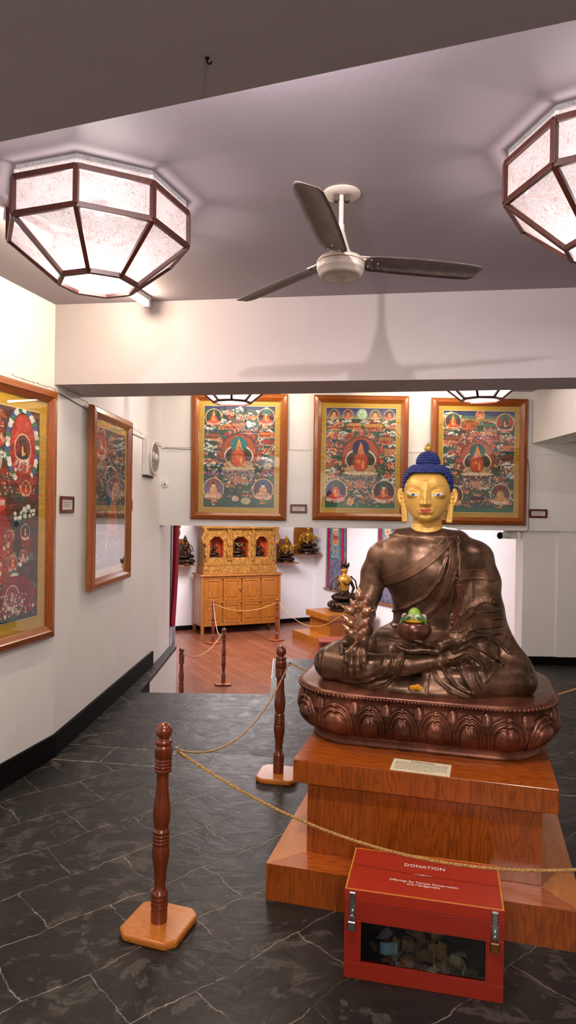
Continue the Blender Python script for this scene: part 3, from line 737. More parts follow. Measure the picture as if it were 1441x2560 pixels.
def paintmat():
    m,nt,out=newmat('thangka_paint'); b=pbsdf(nt,out,Roughness=.6)
    a=nt.nodes.new('ShaderNodeVertexColor'); a.layer_name='paint'
    n=noise(nt,coords(nt),260,2,.6)
    L(nt,mix(nt,.35,a.outputs[0],mix(nt,1.,a.outputs[0],ramp(nt,n,[(.35,(.4,.4,.4,1)),(.65,(1.5,1.5,1.5,1))]),'MULTIPLY')),b.inputs['Base Color']); return m
M_['paint']=paintmat()
def picture_mesh(name,c,w,h,mat,parent,y=0.,z0=0.,orient='XZ'):
    W,H=c.W,c.H
    gx,gz=np.meshgrid(np.linspace(-w/2,w/2,W+1),np.linspace(z0+h,z0,H+1))
    v=np.zeros(((W+1)*(H+1),3)); v[:,0]=gx.ravel(); v[:,1]=y; v[:,2]=gz.ravel()
    i=np.arange(W*H); r=i//W; k=i%W; a=r*(W+1)+k
    f=np.stack([a,a+W+1,a+W+2,a+1],1)
    me=bpy.data.meshes.new(name); me.vertices.add(len(v)); me.vertices.foreach_set('co',v.ravel())
    me.loops.add(f.size); me.loops.foreach_set('vertex_index',f.ravel().astype(np.int32)); me.polygons.add(len(f))
    me.polygons.foreach_set('loop_start',(np.arange(len(f))*4).astype(np.int32)); me.polygons.foreach_set('loop_total',np.full(len(f),4,np.int32))
    me.update(calc_edges=True)
    at=me.color_attributes.new('paint','BYTE_COLOR','CORNER')
    px=c.a.reshape(-1,3); lc=np.where(px<=.04045,px/12.92,((px+.055)/1.055)**2.4)
    cc=np.ones((len(f),4,4),np.float32); cc[:,:,:3]=lc[:,None,:]
    at.data.foreach_set('color',cc.ravel())
    me.materials.append(mat); o=bpy.data.objects.new(name,me); COL.objects.link(o); o.parent=parent; return o
def silk():
    m,nt,out=newmat('yellow_silk'); b=pbsdf(nt,out,Roughness=.45,Sheen_Weight=.2)
    n=noise(nt,coords(nt,(1,1,14)),6,4,.6); L(nt,ramp(nt,n,[(.3,'b88c0c'),(.6,'cea416'),(.8,'dcb228')]),b.inputs['Base Color']); bump(nt,b,n,.2,.003); return m
M_['silk']=silk()
def glassmat():
    m,nt,out=newmat('picture_glass')
    t=nt.nodes.new('ShaderNodeBsdfTransparent'); g=nt.nodes.new('ShaderNodeBsdfGlossy'); g.inputs['Roughness'].default_value=.0; g.inputs[0].default_value=(1,1,1,1)
    fr=nt.nodes.new('ShaderNodeFresnel'); fr.inputs[0].default_value=1.6
    geo=nt.nodes.new('ShaderNodeNewGeometry'); L(nt,math_(nt,'MULTIPLY_ADD',geo.outputs['Backfacing'],1/1.55-1.55,1.55),fr.inputs[0])
    mx=nt.nodes.new('ShaderNodeMixShader'); L(nt,fr.outputs[0],mx.inputs[0]); L(nt,t.outputs[0],mx.inputs[1]); L(nt,g.outputs[0],mx.inputs[2]); L(nt,mx.outputs[0],out.inputs[0]); return m
M_['glass']=glassmat()
M_['frameh']=wood('frame_wood_horizontal','6a330f','8f4a18','a86028',0,.32,1.2,.35,16,.5)
def framed(label,loc,rz,w,h,canv,group,fw=.08,mat=.06,tilt=0):
    # local: +x right, faces -y, origin bottom centre at the wall
    t=thing('framed_thangka',label,'framed painting',loc,0,group,rot=(tilt,0,rz))
    mb=MB()
    prof=[(0,0),(0,.03),(.012,.042),(fw*.55,.050),(fw*.62,.044),(fw-.006,.026),(fw,.022),(fw,0)]  # (inset, depth)
    cs=[(-w/2,0,1,1),(w/2,0,-1,1),(w/2,h,-1,-1),(-w/2,h,1,-1)]
    for k in range(4):
        a=cs[k];b=cs[(k+1)%4]
        vs=[(c_[0]+c_[2]*i,-d,c_[1]+c_[3]*i) for c_ in (a,b) for i,d in prof]
        n=len(prof); fs=[(j,j+1,n+j+1,n+j) for j in range(n-1)]
        mb.add(vs,[f[::-1] for f in fs],1 if k in (0,2) else 0)
    mb.build('frame',[M_['frame'],M_['frameh']],t)
    mb=MB(); mb.box(-w/2+.01,w/2-.01,-.012,-.001,.01,h-.01); mb.build('mount',M_['silk'],t)
    iw=w-2*(fw+mat); ih=h-2*(fw+mat)
    mb=MB(); e=.004
    mb.box(-iw/2-e,iw/2+e,-.0145,-.012,fw+mat-e,fw+mat+ih+e); mb.build('cord_border',M_['paper'],t)
    picture_mesh('picture',canv,iw,ih,M_['paint'],t,-.0155,fw+mat)
    mb=MB(); mb.box(-w/2+fw-.004,w/2-fw+.004,-.0215,-.0195,fw-.004,h-fw+.004); mb.build('glass',M_['glass'],t)
    return t
G='framed thangka paintings'
framed('framed thangka on the far wall, leftmost of three, monk turned left before teal halo',(-.515,7.078,1.468),0,.995,1.31,pic1(),G,.078,.052)
framed('framed thangka on the far wall, middle of three, monk in pointed hat before navy halo',(.745,7.078,1.482),0,.985,1.295,pic2(),G,.078,.052)
framed('framed thangka on the far wall, rightmost of three, partly behind the gold head',(1.972,7.078,1.456),0,1.0,1.31,pic3(),G,.078,.052)
dA_=Vector(dA).normalized(); dB_=Vector(dB).normalized()
rzA=math.atan2(dA_.y,dA_.x); rzB=math.atan2(dB_.y,dB_.x)
pA=Vector((-1.481,4.243))-dA_*.56
nA=Vector((dA_.y,-dA_.x))*.003
framed('large framed thangka nearest on the left wall, cut off by the left edge',(pA.x+nA.x,pA.y+nA.y,.775),rzA,1.12,1.525,pic4(),G,.08,.075)
pB=(Vector((-1.443,4.80))+Vector((-1.361,5.806)))/2
nB=Vector((dB_.y,-dB_.x))*.004
framed('dark framed thangka on the left wall, right of the square placard',(-1.4005+nB.x,5.305,.985),rzB,1.0,1.325,pic5(),G,.08,.055)
# name plates
def placard(label,loc,rz,w=.175,h=.092,tilt=0):
    t=thing('name_placard',label,'placard',loc,rz,'name placards beside the thangkas')
    mb=MB(); e=.022
    mb.box(-w/2,w/2,-.012,0,0,e,ch=.003);mb.box(-w/2,w/2,-.012,0,h-e,h,ch=.003);mb.box(-w/2,-w/2+e,-.012,0,e,h-e);mb.box(w/2-e,w/2,-.012,0,e,h-e)
    mb.build('placard_frame',M_['rosewood'],t)
    mb=MB(); mb.box(-w/2+e,w/2-e,-.006,-.001,e,h-e); mb.build('card',M_['wpaper'],t)
    mb=MB()
    for k,(a,b) in enumerate(((-.32,.30),(-.24,.24),(-.28,.2))):
        x=-w*.5; z=h*.62-k*.0135
        xx=a*w
        while xx<b*w:
            q=random.uniform(.004,.009); mb.box(xx,min(xx+q,b*w),-.0066,-.006,z,z+.004); xx+=q+.003
    mb.build('printed_lines',M_['ink'],t)
placard('small dark-framed placard between the left and middle thangkas on the far wall',(.110,7.08,1.548),0)
placard('small dark-framed placard at the right end of the far wall, beyond the gold head',(2.605,7.08,1.536),0,.19,.092)
placard('square dark-framed placard on the left wall between its two thangkas',(-1.459,4.47,1.545),rzB,.235,.11)
placard('small dark-framed placard half hidden behind the edge of the dark left-wall thangka',(-1.388,5.885,1.55),rzB,.22,.105)
# wall cable
def cable(name,pts,r,label):
    mb=MB(); mb.tube(pts,r,6); o=mb.build(name,M_['cabm'],None); return tag(o,label,'cable')
M_['cabm']=plain('grey_cable','8a8478',.6)
pts=[]
for i in range(13):
    s=i/12; pts.append((-1.468+.133*s+.006,4.30+2.77*s,2.305-.085*s-.02*math.sin(PI*s)))
pts+= [(-1.32,7.066,2.20),(-1.28,7.066,2.2),(-1.0,7.068,2.19)]
cable('wall_cable',pts,.0035,'thin grey cable clipped along the top of the left wall')
pts=[(2.485,7.07,2.15),(2.50,7.068,2.02),(2.505,7.068,1.9),(2.50,7.068,1.6),(2.503,7.068,1.42),(2.49,7.075,1.395),(2.3,7.075,1.393)]
cable('wall_cable',pts,.0045,'grey cable running down the wall beside the rightmost thangka')
cable('wall_cable',[(-1.30,7.095,2.212),(-.4,7.0955,2.208),(.6,7.0955,2.206),(1.5,7.0955,2.204),(2.47,7.095,2.20)],.0035,'thin cable running level across the far wall, behind the three thangkas')
# wall speaker in a box
sp=thing('wall_speaker','white wall box with a round horn mouth, high on the left wall by the corner','speaker',(-1.362,6.55,1.89),rzB)
mb=MB(); mb.box(-.20,.20,-.055,-.001,0,.35,ch=.006); mb.build('box',M_['white'],sp)
mb=MB(); 
for (r0,y0),(r1,y1) in zip([(.162,-.056),(.165,-.075),(.155,-.082),(.140,-.078),(.11,-.066),(.07,-.059)],[(.165,-.075),(.155,-.082),(.140,-.078),(.11,-.066),(.07,-.059),(.0,-.057)]):
    mb.grid(41,2,lambda u_,v_,r0=r0,r1=r1,y0=y0,y1=y1:((r0+(r1-r0)*v_)*math.cos(u_*2*PI),y0+(y1-y0)*v_,.175+(r0+(r1-r0)*v_)*math.sin(u_*2*PI)))
mb.build('horn',M_['white'],sp)
mb=MB(); mb.grid(33,2,lambda u_,v_:((.135-.075*v_)*math.cos(u_*2*PI),-.079+.020*v_,.175+(.135-.075*v_)*math.sin(u_*2*PI))); mb.build('horn_throat',plain('grey_horn_inside','8a847e',.5),sp)
mb=MB(); mb.ball((0,-.075,.175),(.042,.03,.042),16,10); mb.build('horn_centre',M_['white'],sp)
mb=MB(); mb.tube([(-.19,-.01,-.012),(.19,-.01,-.012)],.006,8); mb.build('lower_rail',M_['ink'],sp)
pp=thing('cable_outlet','round white cable outlet with a dark hole, below the wall speaker','outlet',(-1.285,7.08,1.825),0)
mb=MB(); mb.lathe([(.04,0),(.04,.006),(.034,.012),(0,.014)],seg=24,M=Matrix.Rotation(PI/2,4,'X')); mb.build('cover',M_['white'],pp)
mb=MB(); mb.lathe([(.008,.012),(.008,.017),(0,.017)],seg=12,M=Matrix.Rotation(PI/2,4,'X')); mb.build('hole_plug',M_['black'],pp)
# security camera hanging under the lintel
cc=thing('security_camera','white security camera mounted below the lintel, right of the gold head','camera',(2.33,7.22,1.40))
mb=MB(); mb.box(-.02,.10,-.05,.05,-.09,-.001,ch=.006); mb.build('mount_box',M_['white'],cc)
mb=MB(); mb.tube([(-.10,-.10,-.055),(.03,-.02,-.045)],.034,18); mb.build('camera_body',M_['white'],cc)
mb=MB(); mb.ball((-.108,-.106,-.055),(.030,.030,.036),16,10); mb.build('lens_cover',M_['black'],cc)
# switch panel on the right
sw=thing('switch_panel','white switch plate with rocker switches at the right edge','switch',(3.055,7.098,1.095))
mb=MB(); mb.box(-.055,.055,-.014,-.001,0,.16,ch=.004); mb.build('plate',M_['white'],sw)
for z in (.02,.09):
    for x in (-.04,.004):
        mb=MB(); mb.box(x,x+.036,-.022,-.012,z,z+.05,ch=.003); mb.build('rocker',M_['wpaper'],sw)
# ---------------------------------------------------------------- turned rope posts
def post_profile():
    k=.755/1400; pts=[(0,585),(18,588),(36,597),(50,612),(59,632),(60,645),(55,668),(45,686),(37,695),(40,700),(54,704),(61,711),(61,730),(56,738),(56,744),(61,750),(62,765),(61,828),(55,834),(62,842),(62,850),(55,857),(62,865),(62,873),(55,880),(63,888),(63,896),(55,903),(61,912),(60,928),(46,937),(42,950),(42,1000),(46,1080),(55,1140),(61,1185),(63,1215),(60,1265),(53,1310),(48,1332),(60,1340),(62,1350),(58,1358),(50,1364),(60,1371),(60,1379),(50,1387),(60,1395),(60,1405),(50,1412),(60,1420),(60,1430),(54,1437),(60,1452),(63,1485),(62,1520),(56,1565),(48,1610),(43,1660),(40,1710),(40,1760),(54,1775),(60,1785),(60,1795),(54,1802),(62,1810),(62,1822),(54,1830),(61,1838),(61,1850),(54,1857),(61,1866),(61,1878),(55,1886),(58,1893),(60,1905),(60,1985)]
    return [(r*k*.97,(1985-y)*k+.028) for r,y in pts][::-1]
def make_post(label,loc,rz,hooks=(0,),group='turned wooden rope posts',rot=None):
    bm_=M_['basedark'] if 'lower room' in group else M_['base']
    t=thing('rope_post',label,'barrier post',loc,rz,group,rot=rot)
    mb=MB(); mb.lathe(post_profile(),seg=36); mb.build('turned_shaft',M_['post'],t)
    s=.12;c=.035
    pl=[(-s+c,-s),(s-c,-s),(s,-s+c),(s,s-c),(s-c,s),(-s+c,s),(-s,s-c),(-s,-s+c)]
    mb=MB(); mb.prism(pl,.0,.029); mb.build('base_plate',bm_,t,bev=.009)
    for h in hooks:
        a=math.radians(h)
        mb=MB(); ring=[(math.cos(a)*(.046+.013*math.cos(x)),math.sin(a)*(.046+.013*math.cos(x)),.676+.013*math.sin(x)) for x in [2*PI*k/16 for k in range(16)]]
        mb.tube(ring,.0022,6,closed=True); mb.build('hook_ring',M_['steel'],t)
    return t
R15=math.radians(-18)
G='turned wooden rope posts'
make_post('turned wooden rope post in the foreground, on an orange square base, nearest the left',(-.466,2.57,0),R15,(18,),rot=(0,math.radians(.8),R15))
make_post('turned wooden rope post standing beside the left end of the bronze lotus throne',(-.034,4.03,0),math.radians(-10),(10,),rot=(0,math.radians(.5),math.radians(-10)))
LZ0=-.87
def lp(px,py,z=LZ0): return None
make_post('low turned post with only its upper half showing above the slate edge',(-1.235,8.05,LZ0+.01),.3,(40,),'rope posts in the lower room')
make_post('turned rope post in the middle of the orange plank floor',(-.866,9.47,LZ0),.0,(150,),'rope posts in the lower room')
make_post('turned rope post before the left end of the panelled cabinet',(-1.325,12.30,LZ0),.6,(0,),'rope posts in the lower room')
make_post('turned rope post before the right end of the panelled cabinet',(-.178,12.65,LZ0),.75,(0,),'rope posts in the lower room')
# ---------------------------------------------------------------- ropes
def ropemat():
    m,nt,out=newmat('golden_cord'); b=pbsdf(nt,out,Roughness=.5,Sheen_Weight=.3)
    n=noise(nt,coords(nt),120,2); L(nt,ramp(nt,n,[(.3,'8a5a1e'),(.7,'c89a4c')]),b.inputs['Base Color']); return m
M_['rope']=ropemat()
def catpts(a,b,sag,n):
    a=Vector(a);b=Vector(b)
    return [a.lerp(b,i/n)-Vector((0,0,4*sag*(i/n)*(1-i/n))) for i in range(n+1)]
def rope(label,a,b,sag,r=.0055,pitch=.022,group=None,loops=(),twist=True):
    pts=catpts(a,b,sag,60)
    # resample by arc length
    d=[0]
    for i in range(60): d.append(d[-1]+(pts[i+1]-pts[i]).length)
    n=int(d[-1]/.0045) if twist else 60
    P=[];j=0
    for i in range(n+1):
        s=d[-1]*i/n
        while j<59 and d[j+1]<s: j+=1
        P.append(pts[j].lerp(pts[j+1],(s-d[j])/(d[j+1]-d[j])))
    mb=MB()
    if not twist: mb.tube(P,r,8)
    else:
        for st in range(3):
            Q=[]
            for i,pt in enumerate(P):
                t=(P[min(i+1,n)]-P[max(i-1,0)]).normalized(); up=Vector((0,0,1)); s_=t.cross(up).normalized(); u_=s_.cross(t)
                ph=2*PI*(d[-1]*i/n)/(pitch*3)*1.+2*PI*st/3
                Q.append(pt+(s_*math.cos(ph)+u_*math.sin(ph))*r*.52)
            mb.tube(Q,r*.56,6)
    for l in loops: mb.tube(l,r*.8,8)
    o=mb.build('barrier_rope',M_['rope']); return tag(o,label,'rope',group)
h1=(-.408,2.588,.672); h2=(.022,4.045,.68)
rope('gold twisted rope sagging between the foreground post and the post beside the throne',h1,h2,.175,.0048,pitch=.015,loops=[[(-.402,2.586,.688),(-.41,2.585,.676),(-.398,2.59,.655),(-.378,2.60,.635)]])
rope('gold twisted rope hanging in front of the pedestal and over the red donation box',(h1[0],h1[1],.668),(1.60,2.10,.645),.279,.0054,pitch=.016)
rope('gold twisted rope passing behind the bronze throne to the right edge',h2,(1.80,3.80,.68),.22,.0048,pitch=.015)
make_post('turned rope post just beyond the right edge, holding the front rope end',(1.65,2.08,0),R15,(180,),'rope posts out of frame')
make_post('turned rope post beyond the right edge, holding the rear rope end',(1.85,3.79,0),R15,(180,),'rope posts out of frame')
za=LZ0+.70
GL='thin ropes of the lower room'
rope('thin cord from the half-hidden low post up to the middle post',(-1.20,8.09,za),(-.91,9.5,za-.02),.12,.006,twist=False)
rope('thin cord from the middle post back to the post left of the cabinet',(-.91,9.5,za-.02),(-1.32,12.26,za+.04),.18,.006,twist=False)
rope('thin cord hanging across the front of the panelled cabinet',(-1.30,12.30,za),(-.20,12.65,za),.13,.006,twist=False)
rope('thin cord from the right cabinet post toward the small statue plinth',(-.13,12.63,za),(1.05,11.9,za+.0),.36,.006,twist=False)

# ---------------------------------------------------------------- pedestal
RZ=math.radians(-15.1); CU=math.cos(RZ); SU=math.sin(RZ)
PX,PY=.653,3.192
def L2W(x,y): return (PX+x*CU-y*SU,PY+x*SU+y*CU)
ped=thing('stepped_pedestal','stepped wooden pedestal of three tiers carrying the bronze statue','pedestal',(PX,PY,0),RZ)
cx=.019
mb=MB(); B=.604; yb=.585
mb.box(cx-B,cx+B,-.596,yb,0,.1475,mat=0); 
mb.v.clear(); mb.f.clear(); mb.m.clear(); mb.s.clear()
mb.box(cx-B,cx+B,-.596,yb,0,.1465,mat=0)
mb.build('bottom_step',M_['plinth'],ped)
# mitred veneer top of the bottom step
mb=MB(); z=.1475
o=[(cx-B,-.596),(cx+B,-.596),(cx+B,yb),(cx-B,yb)]; i_=[(cx-.468,-.456),(cx+.468,-.456),(cx+.468,yb-.14),(cx-.468,yb-.14)]
for k in range(4):
    k2=(k+1)%4; mb.prism([o[k],o[k2],i_[k2],i_[k]],.1465,.1482,mat=0 if k in (0,2) else 1)
mb.build('veneer_top',[M_['plinthtop'],M_['plinthside']],ped)
mb=MB(); mb.box(cx-.468,cx+.468,-.452,.445,.1465,.455); mb.build('middle_block',M_['plinth'],ped)
mb=MB(); mb.box(cx-.521,cx+.521,-.50,.50,.453,.548); mb.build('top_slab',M_['plinth'],ped,bev=.002)
mb=MB(); mb.box(cx-.520,cx+.520,-.499,.499,.5475,.549); mb.build('slab_veneer',M_['plinthtop'],ped)
pq=thing('caption_card','cream caption card lying on the front of the pedestal slab','card',L2W(.02,-.437)+(.5495,),RZ+math.radians(-1.5))
mb=MB(); mb.box(-.118,.118,-.062,.066,0,.0025); mb.build('card_sheet',M_['paper'],pq)
mb=MB()
for k in range(7):
    x=-.105; z=.045-k*.0145
    if k==0:
        x=-.045; e=.05
    else: e=.105-(k==6)*.05
    while x<e:
        q_=random.uniform(.004,.012); mb.box(x,min(x+q_,e),z,z+(.007 if k==0 else .0035),.0025,.0029); x+=q_+.003
mb.build('printed_lines',M_['ink'],pq)
# ---------------------------------------------------------------- donation box
M_['red']=plain('red_paint','922413',.38,var=.05,coat=.15); M_['redtop']=plain('red_lid_paint','a22c18',.35,var=.03)
def panemat():
    m,nt,out=newmat('clear_pane')
    t=nt.nodes.new('ShaderNodeBsdfTransparent'); t.inputs[0].default_value=(.75,.76,.75,1); g=nt.nodes.new('ShaderNodeBsdfGlossy'); g.inputs['Roughness'].default_value=.02
    mx=nt.nodes.new('ShaderNodeMixShader'); mx.inputs[0].default_value=.035; L(nt,t.outputs[0],mx.inputs[1]); L(nt,g.outputs[0],mx.inputs[2]); L(nt,mx.outputs[0],out.inputs[0]); return m
M_['pane']=panemat()
M_['gold_line']=plain('gold_paint_line','d08c2c',.4); M_['dark']=plain('dark_box_inside','050303',.9,spec=.05)
BRZ=math.atan2(2.199-2.316,.723-.215)
db=thing('donation_box','red wooden donation box with glass front and two padlocks','donation box',(.469,2.2575,0),BRZ)
# origin centre of front bottom edge
W2=.2615;DP=.288;HB=.262;HT=.304
mb=MB()
x0,x1=-.208,.208; z0,z1=.055,.201; th=.018
mb.box(-W2,W2,0,th,0,z0); mb.box(-W2,W2,0,th,z1,HB); mb.box(-W2,x0,0,th,z0,z1); mb.box(x1,W2,0,th,z0,z1)
mb.box(-W2,-W2+th,th,DP,0,HB); mb.box(W2-th,W2,th,DP,0,HB); mb.box(-W2+th,W2-th,DP-th,DP,0,HB)
mb.build('case',M_['red'],db,bev=.0012)
mb=MB(); mb.box(-W2+th,W2-th,th,DP-th,.002,.012); mb.box(-W2+th,W2-th,DP-th-.003,DP-th,.012,HB-.002);mb.box(-W2+th,-W2+th+.003,th,DP-th-.003,.012,HB-.002);mb.box(W2-th-.003,W2-th,th,DP-th-.003,.012,HB-.002)
mb.build('lining',M_['dark'],db)
mb=MB(); mb.box(x0-.002,x1+.002,.010,.0115,z0-.002,z1+.002); mb.build('window_pane',M_['pane'],db)
mb=MB(); e=.004
mb.box(x0,x1,-.001,.006,z0,z0+e);mb.box(x0,x1,-.001,.006,z1-e,z1);mb.box(x0,x0+e,-.001,.006,z0+e,z1-e);mb.box(x1-e,x1,-.001,.006,z0+e,z1-e)
mb.build('window_bead',M_['red'],db)
mb=MB(); mb.box(-W2,W2,-.001,DP,HB+.0015,HT); lid=mb.build('lid',M_['redtop'],db,bev=.0015)
mb=MB(); e=.005; zt=HT+.0004
mb.box(-W2+.001,W2-.001,0,e,HT-.0002,zt);mb.box(-W2+.001,W2-.001,DP-e-.001,DP-.001,HT-.0002,zt);mb.box(-W2+.001,-W2+e+.001,e,DP-e,HT-.0002,zt);mb.box(W2-e-.001,W2-.001,e,DP-e,HT-.0002,zt)
mb.build('gold_border',
M_['gold_line'],lid)
M_['lettering']=plain('white_lettering','ece0da',.5)
def text(body,size,x,y,z,parent,name='lettering',rx=0,mat=None,spacing=1.):
    cu=bpy.data.curves.new('t','FONT'); cu.body=body; cu.size=size; cu.align_x='CENTER'; cu.align_y='CENTER'; cu.extrude=.0003; cu.space_character=spacing; cu.space_line=1.0
    cu.offset=size*.008
    ob=bpy.data.objects.new('t',cu); COL.objects.link(ob)
    dg=bpy.context.evaluated_depsgraph_get(); dg.update()
    me=bpy.data.meshes.new_from_object(ob.evaluated_get(dg)); bpy.data.objects.remove(ob); 
    me.materials.clear(); me.materials.append(mat or M_['lettering'])
    o=bpy.data.objects.new(name,me); COL.objects.link(o); o.parent=parent; o.location=(x,y,z); o.rotation_euler=(rx,0,0)
    if parent.parent is None or True: pass
    return o
text('DONATION',.0262,.0,.206,HT+.0006,lid,spacing=1.04)
mb=MB(); mb.ball((0,0,0),(.006,.004,.0004),10,6); mb.ball((-.010,0,0),(.006,.0025,.0004),10,6); mb.ball((.010,0,0),(.006,.0025,.0004),10,6)
mb.ball((-.022,0,0),(.012,.0009,.0004),10,6); mb.ball((.022,0,0),(.012,.0009,.0004),10,6)
mb.build('flourish',M_['lettering'],lid,loc=(-.004,.150,HT+.0004))
text('Offerings for Temple Conservation\nand Management',.0160,.0,.088,HT+.0006,lid,spacing=1.03)
def latch(x,pad):
    mb=MB(); mb.box(x-.010,x+.010,-.004,-.0005,HB+.004,HB+.036); mb.box(x-.011,x+.011,-.010,-.004,HB+.026,HB+.036,ch=.002)
    mb.box(x-.009,x+.009,-.0075,-.004,HB-.052,HB+.030,ch=.001); mb.box(x-.012,x+.012,-.004,-.0005,HB-.058,HB-.012)
    mb.tube([(x,-.014,HB-.03),(x,-.004,HB-.03)],.006,10)
    o=mb.build('hasp',M_['steel'],db,bev=.0008)
    mb=MB(); mb.box(x-.014,x+.014,-.021,-.009,HB-.090,HB-.058,ch=.003); pb=mb.build('padlock',pad,db)
    mb=MB(); mb.tube([(x-.009+.018*(1-math.cos(PI*k/8))/2,-.015,HB-.060+.022*math.sin(PI*k/8)+ (0 if 0<k<8 else -.002)) for k in range(9)],.0025,8); mb.build('shackle',M_['steel'],pb)
latch(-.234,M_['steel']); latch(.232,M_['brass'])
# banknotes inside
def notemat(name,a,b_):
    m,nt,out=newmat(name); b=pbsdf(nt,out,Roughness=.7)
    n=noise(nt,coords(nt),60,4,.7); n2=noise(nt,coords(nt,(1,3,1)),20,2)
    L(nt,mix(nt,n2,ramp(nt,n,[(.35,a),(.65,b_)]),lin(b_)),b.inputs['Base Color']); return m
NM={'blue':notemat('blue_banknote','4a7a98','8ab8cc'),'brown':notemat('brown_banknote','3c2c1e','6e5a40'),'orange':notemat('orange_banknote','5a3218','8e6238'),'cream':notemat('cream_banknote','5c5040','a0947c'),'violet':notemat('violet_banknote','40344c','74688a')}
notes=[(-.115,.06,.070,'blue','light blue folded banknote standing at the left of the window',1.25,.1,.0),
 (-.155,.10,.04,'brown','brown banknote lying at the far left inside the box',.5,.6,.4),
 (-.04,.075,.075,'brown','brown folded banknote in the middle of the heap, left of the tan one',1.1,-.2,.15),
 (.012,.05,.070,'brown','tan folded banknote upright in the very middle of the window',1.3,.05,-.1),
 (.055,.08,.080,'orange','orange brown banknote right of the middle of the heap',1.0,.3,.3),
 (-.03,.13,.105,'brown','brown banknote high at the back of the heap',.9,-.4,.2),
 (.05,.15,.11,'cream','pale green banknote at the top right of the heap',.8,.6,-.3),
 (.0,.17,.10,'violet','dim violet banknote at the back top of the heap',.7,.1,.5),
 (.065,.035,.045,'cream','cream folded banknote leaning at the front right of the heap',1.0,.7,.6),
 (.125,.06,.055,'cream','pale green banknote standing near the right corner of the window',1.2,-.6,.5),
 (.085,.07,.05,'orange','ochre banknote tucked behind the cream one at the right',.9,.2,.9),
 (-.06,.04,.030,'cream','white banknote lying flat at the front left of the heap',.15,.1,.2),
 (-.01,.035,.028,'orange','pinkish banknote lying at the bottom front middle',.2,-.3,.1),
 (.035,.045,.030,'violet','violet banknote lying on the box bottom, front right of middle',.2,.5,.2),
 (-.085,.12,.05,'brown','dark brown banknote behind the blue one',.8,-.5,.3)]
for i,(x,y,z,k,lab,tilt,rz,fold) in enumerate(notes):
    mb=MB(); Wn,Hn=.062,.038
    def fn(u_,v_,i=i,fold=fold):
        X=(u_-.5)*Wn; Y=(v_-.5)*Hn
        Z=.010*math.sin(u_*PI*1.6+i)+abs(u_-.5)*.022*(1 if i%2 else -1)*(.5+fold)+.004*math.sin(v_*4+i*2)
        return (X,Y,Z)
    mb.grid(14,8,fn)
    a=BRZ; wx=.469+x*math.cos(a)-(y+.018)*math.sin(a); wy=2.2575+x*math.sin(a)+(y+.018)*math.cos(a)
    o=mb.build('banknote',NM[k],None,loc=(wx,wy,z),rot=(tilt,fold*.3,a+rz),solid=.0006); tag(o,lab,'banknote','banknotes in the donation box')
mb=MB()
for k in range(46):
    x=random.uniform(-.17,.17)*random.uniform(.3,1); y=random.uniform(.03,.24); z=.014+random.uniform(0,.055)*(1-abs(x)/.2)
    Mq=Matrix.Translation((x,y,z))@Euler((random.uniform(-.7,.7),random.uniform(-.6,.6),random.uniform(0,3)),'XYZ').to_matrix().to_4x4()
    mb.grid(5,4,lambda u_,v_,k=k:((u_-.5)*.06,(v_-.5)*.036,.008*math.sin(u_*4+k)),mat=k%4,M=Mq)
o=mb.build('banknote_heap',[NM['brown'],NM['cream'],NM['orange'],NM['violet']],None,loc=(.469,2.2575,0),rot=(0,0,BRZ),solid=.0005)
tag(o,'loose heap of crumpled banknotes filling the bottom of the donation box','banknotes',kind='stuff')
# ---------------------------------------------------------------- lower room
def cabinet():
    A=(-1.629,13.009);Bx=(-.128,13.691)
    rz=math.atan2(Bx[1]-A[1],Bx[0]-A[0]); W=math.hypot(Bx[0]-A[0],Bx[1]-A[1]); D=.56;Hc=1.16
    t=thing('panelled_cabinet','wide honey-coloured panelled cabinet on short legs under the carved shrine','cabinet',(A[0],A[1],LZ0),rz)
    z0=.16
    mb=MB(); mb.box(.0,W,.03,D,z0,Hc-.035)
    for z,h in ((z0,.05),(z0+.44,.04),(Hc-.085,.05)): mb.box(.02,W-.02,.0,.04,z,z+h)
    mb.box(-.008,.02,.0,D,z0+.44,z0+.48);mb.box(-.008,.02,.0,D,z0,z0+.05)
    mb.build('body',M_['cab'],t,bev=.004)
    for x in (0,W-.055):
        for y in (0,D-.055):
            mb=MB(); mb.box(x-.004,x+.055,y-.004,y+.055,0,Hc-.035); mb.build('leg',M_['cab'],t,bev=.004)
    mb=MB(); mb.box(-.03,W+.03,-.03,D+.01,Hc-.035,Hc); mb.build('top_board',M_['cab'],t,bev=.006)
    xs=[(.06,.40),(.44,.80),(.83,1.20),(1.24,W-.07)]
    for r,(za_,zb_) in enumerate(((z0+.05,z0+.44),(z0+.48,Hc-.085))):
        for i,(a,b) in enumerate(xs):
            door=i in (1,2)
            mb=MB()
            e=.05
            mb.box(a,b,.008,.03,za_+.005,zb_-.005)
            mb.box(a,b,-.002,.02,za_+.005,za_+e);mb.box(a,b,-.002,.02,zb_-e,zb_-.005);mb.box(a,a+e,-.002,.02,za_+e,zb_-e);mb.box(b-e,b,-.002,.02,za_+e,zb_-e)
            mb.box(a+e+.02,b-e-.02,.0,.02,za_+e+.02,zb_-e-.02,ch=.006)
            o=mb.build('door' if door else 'fixed_panel',M_['cab'],t,bev=.002)
            if i==1:
                mb=MB(); mb.ball((b-.02,-.016,(za_+zb_)/2),.016,12,8); mb.build('knob',M_['rosewood'],o)
    for r,(za_,zb_) in enumerate(((z0+.06,z0+.43),(z0+.49,Hc-.09))):
        mb=MB(); mb.box(-.003,.003,.09,D-.08,za_,zb_); mb.build('side_panel',M_['cab'],t,bev=.002)
    return A,rz,W,D,Hc
CA,crz,CW,CD,CH=cabinet()
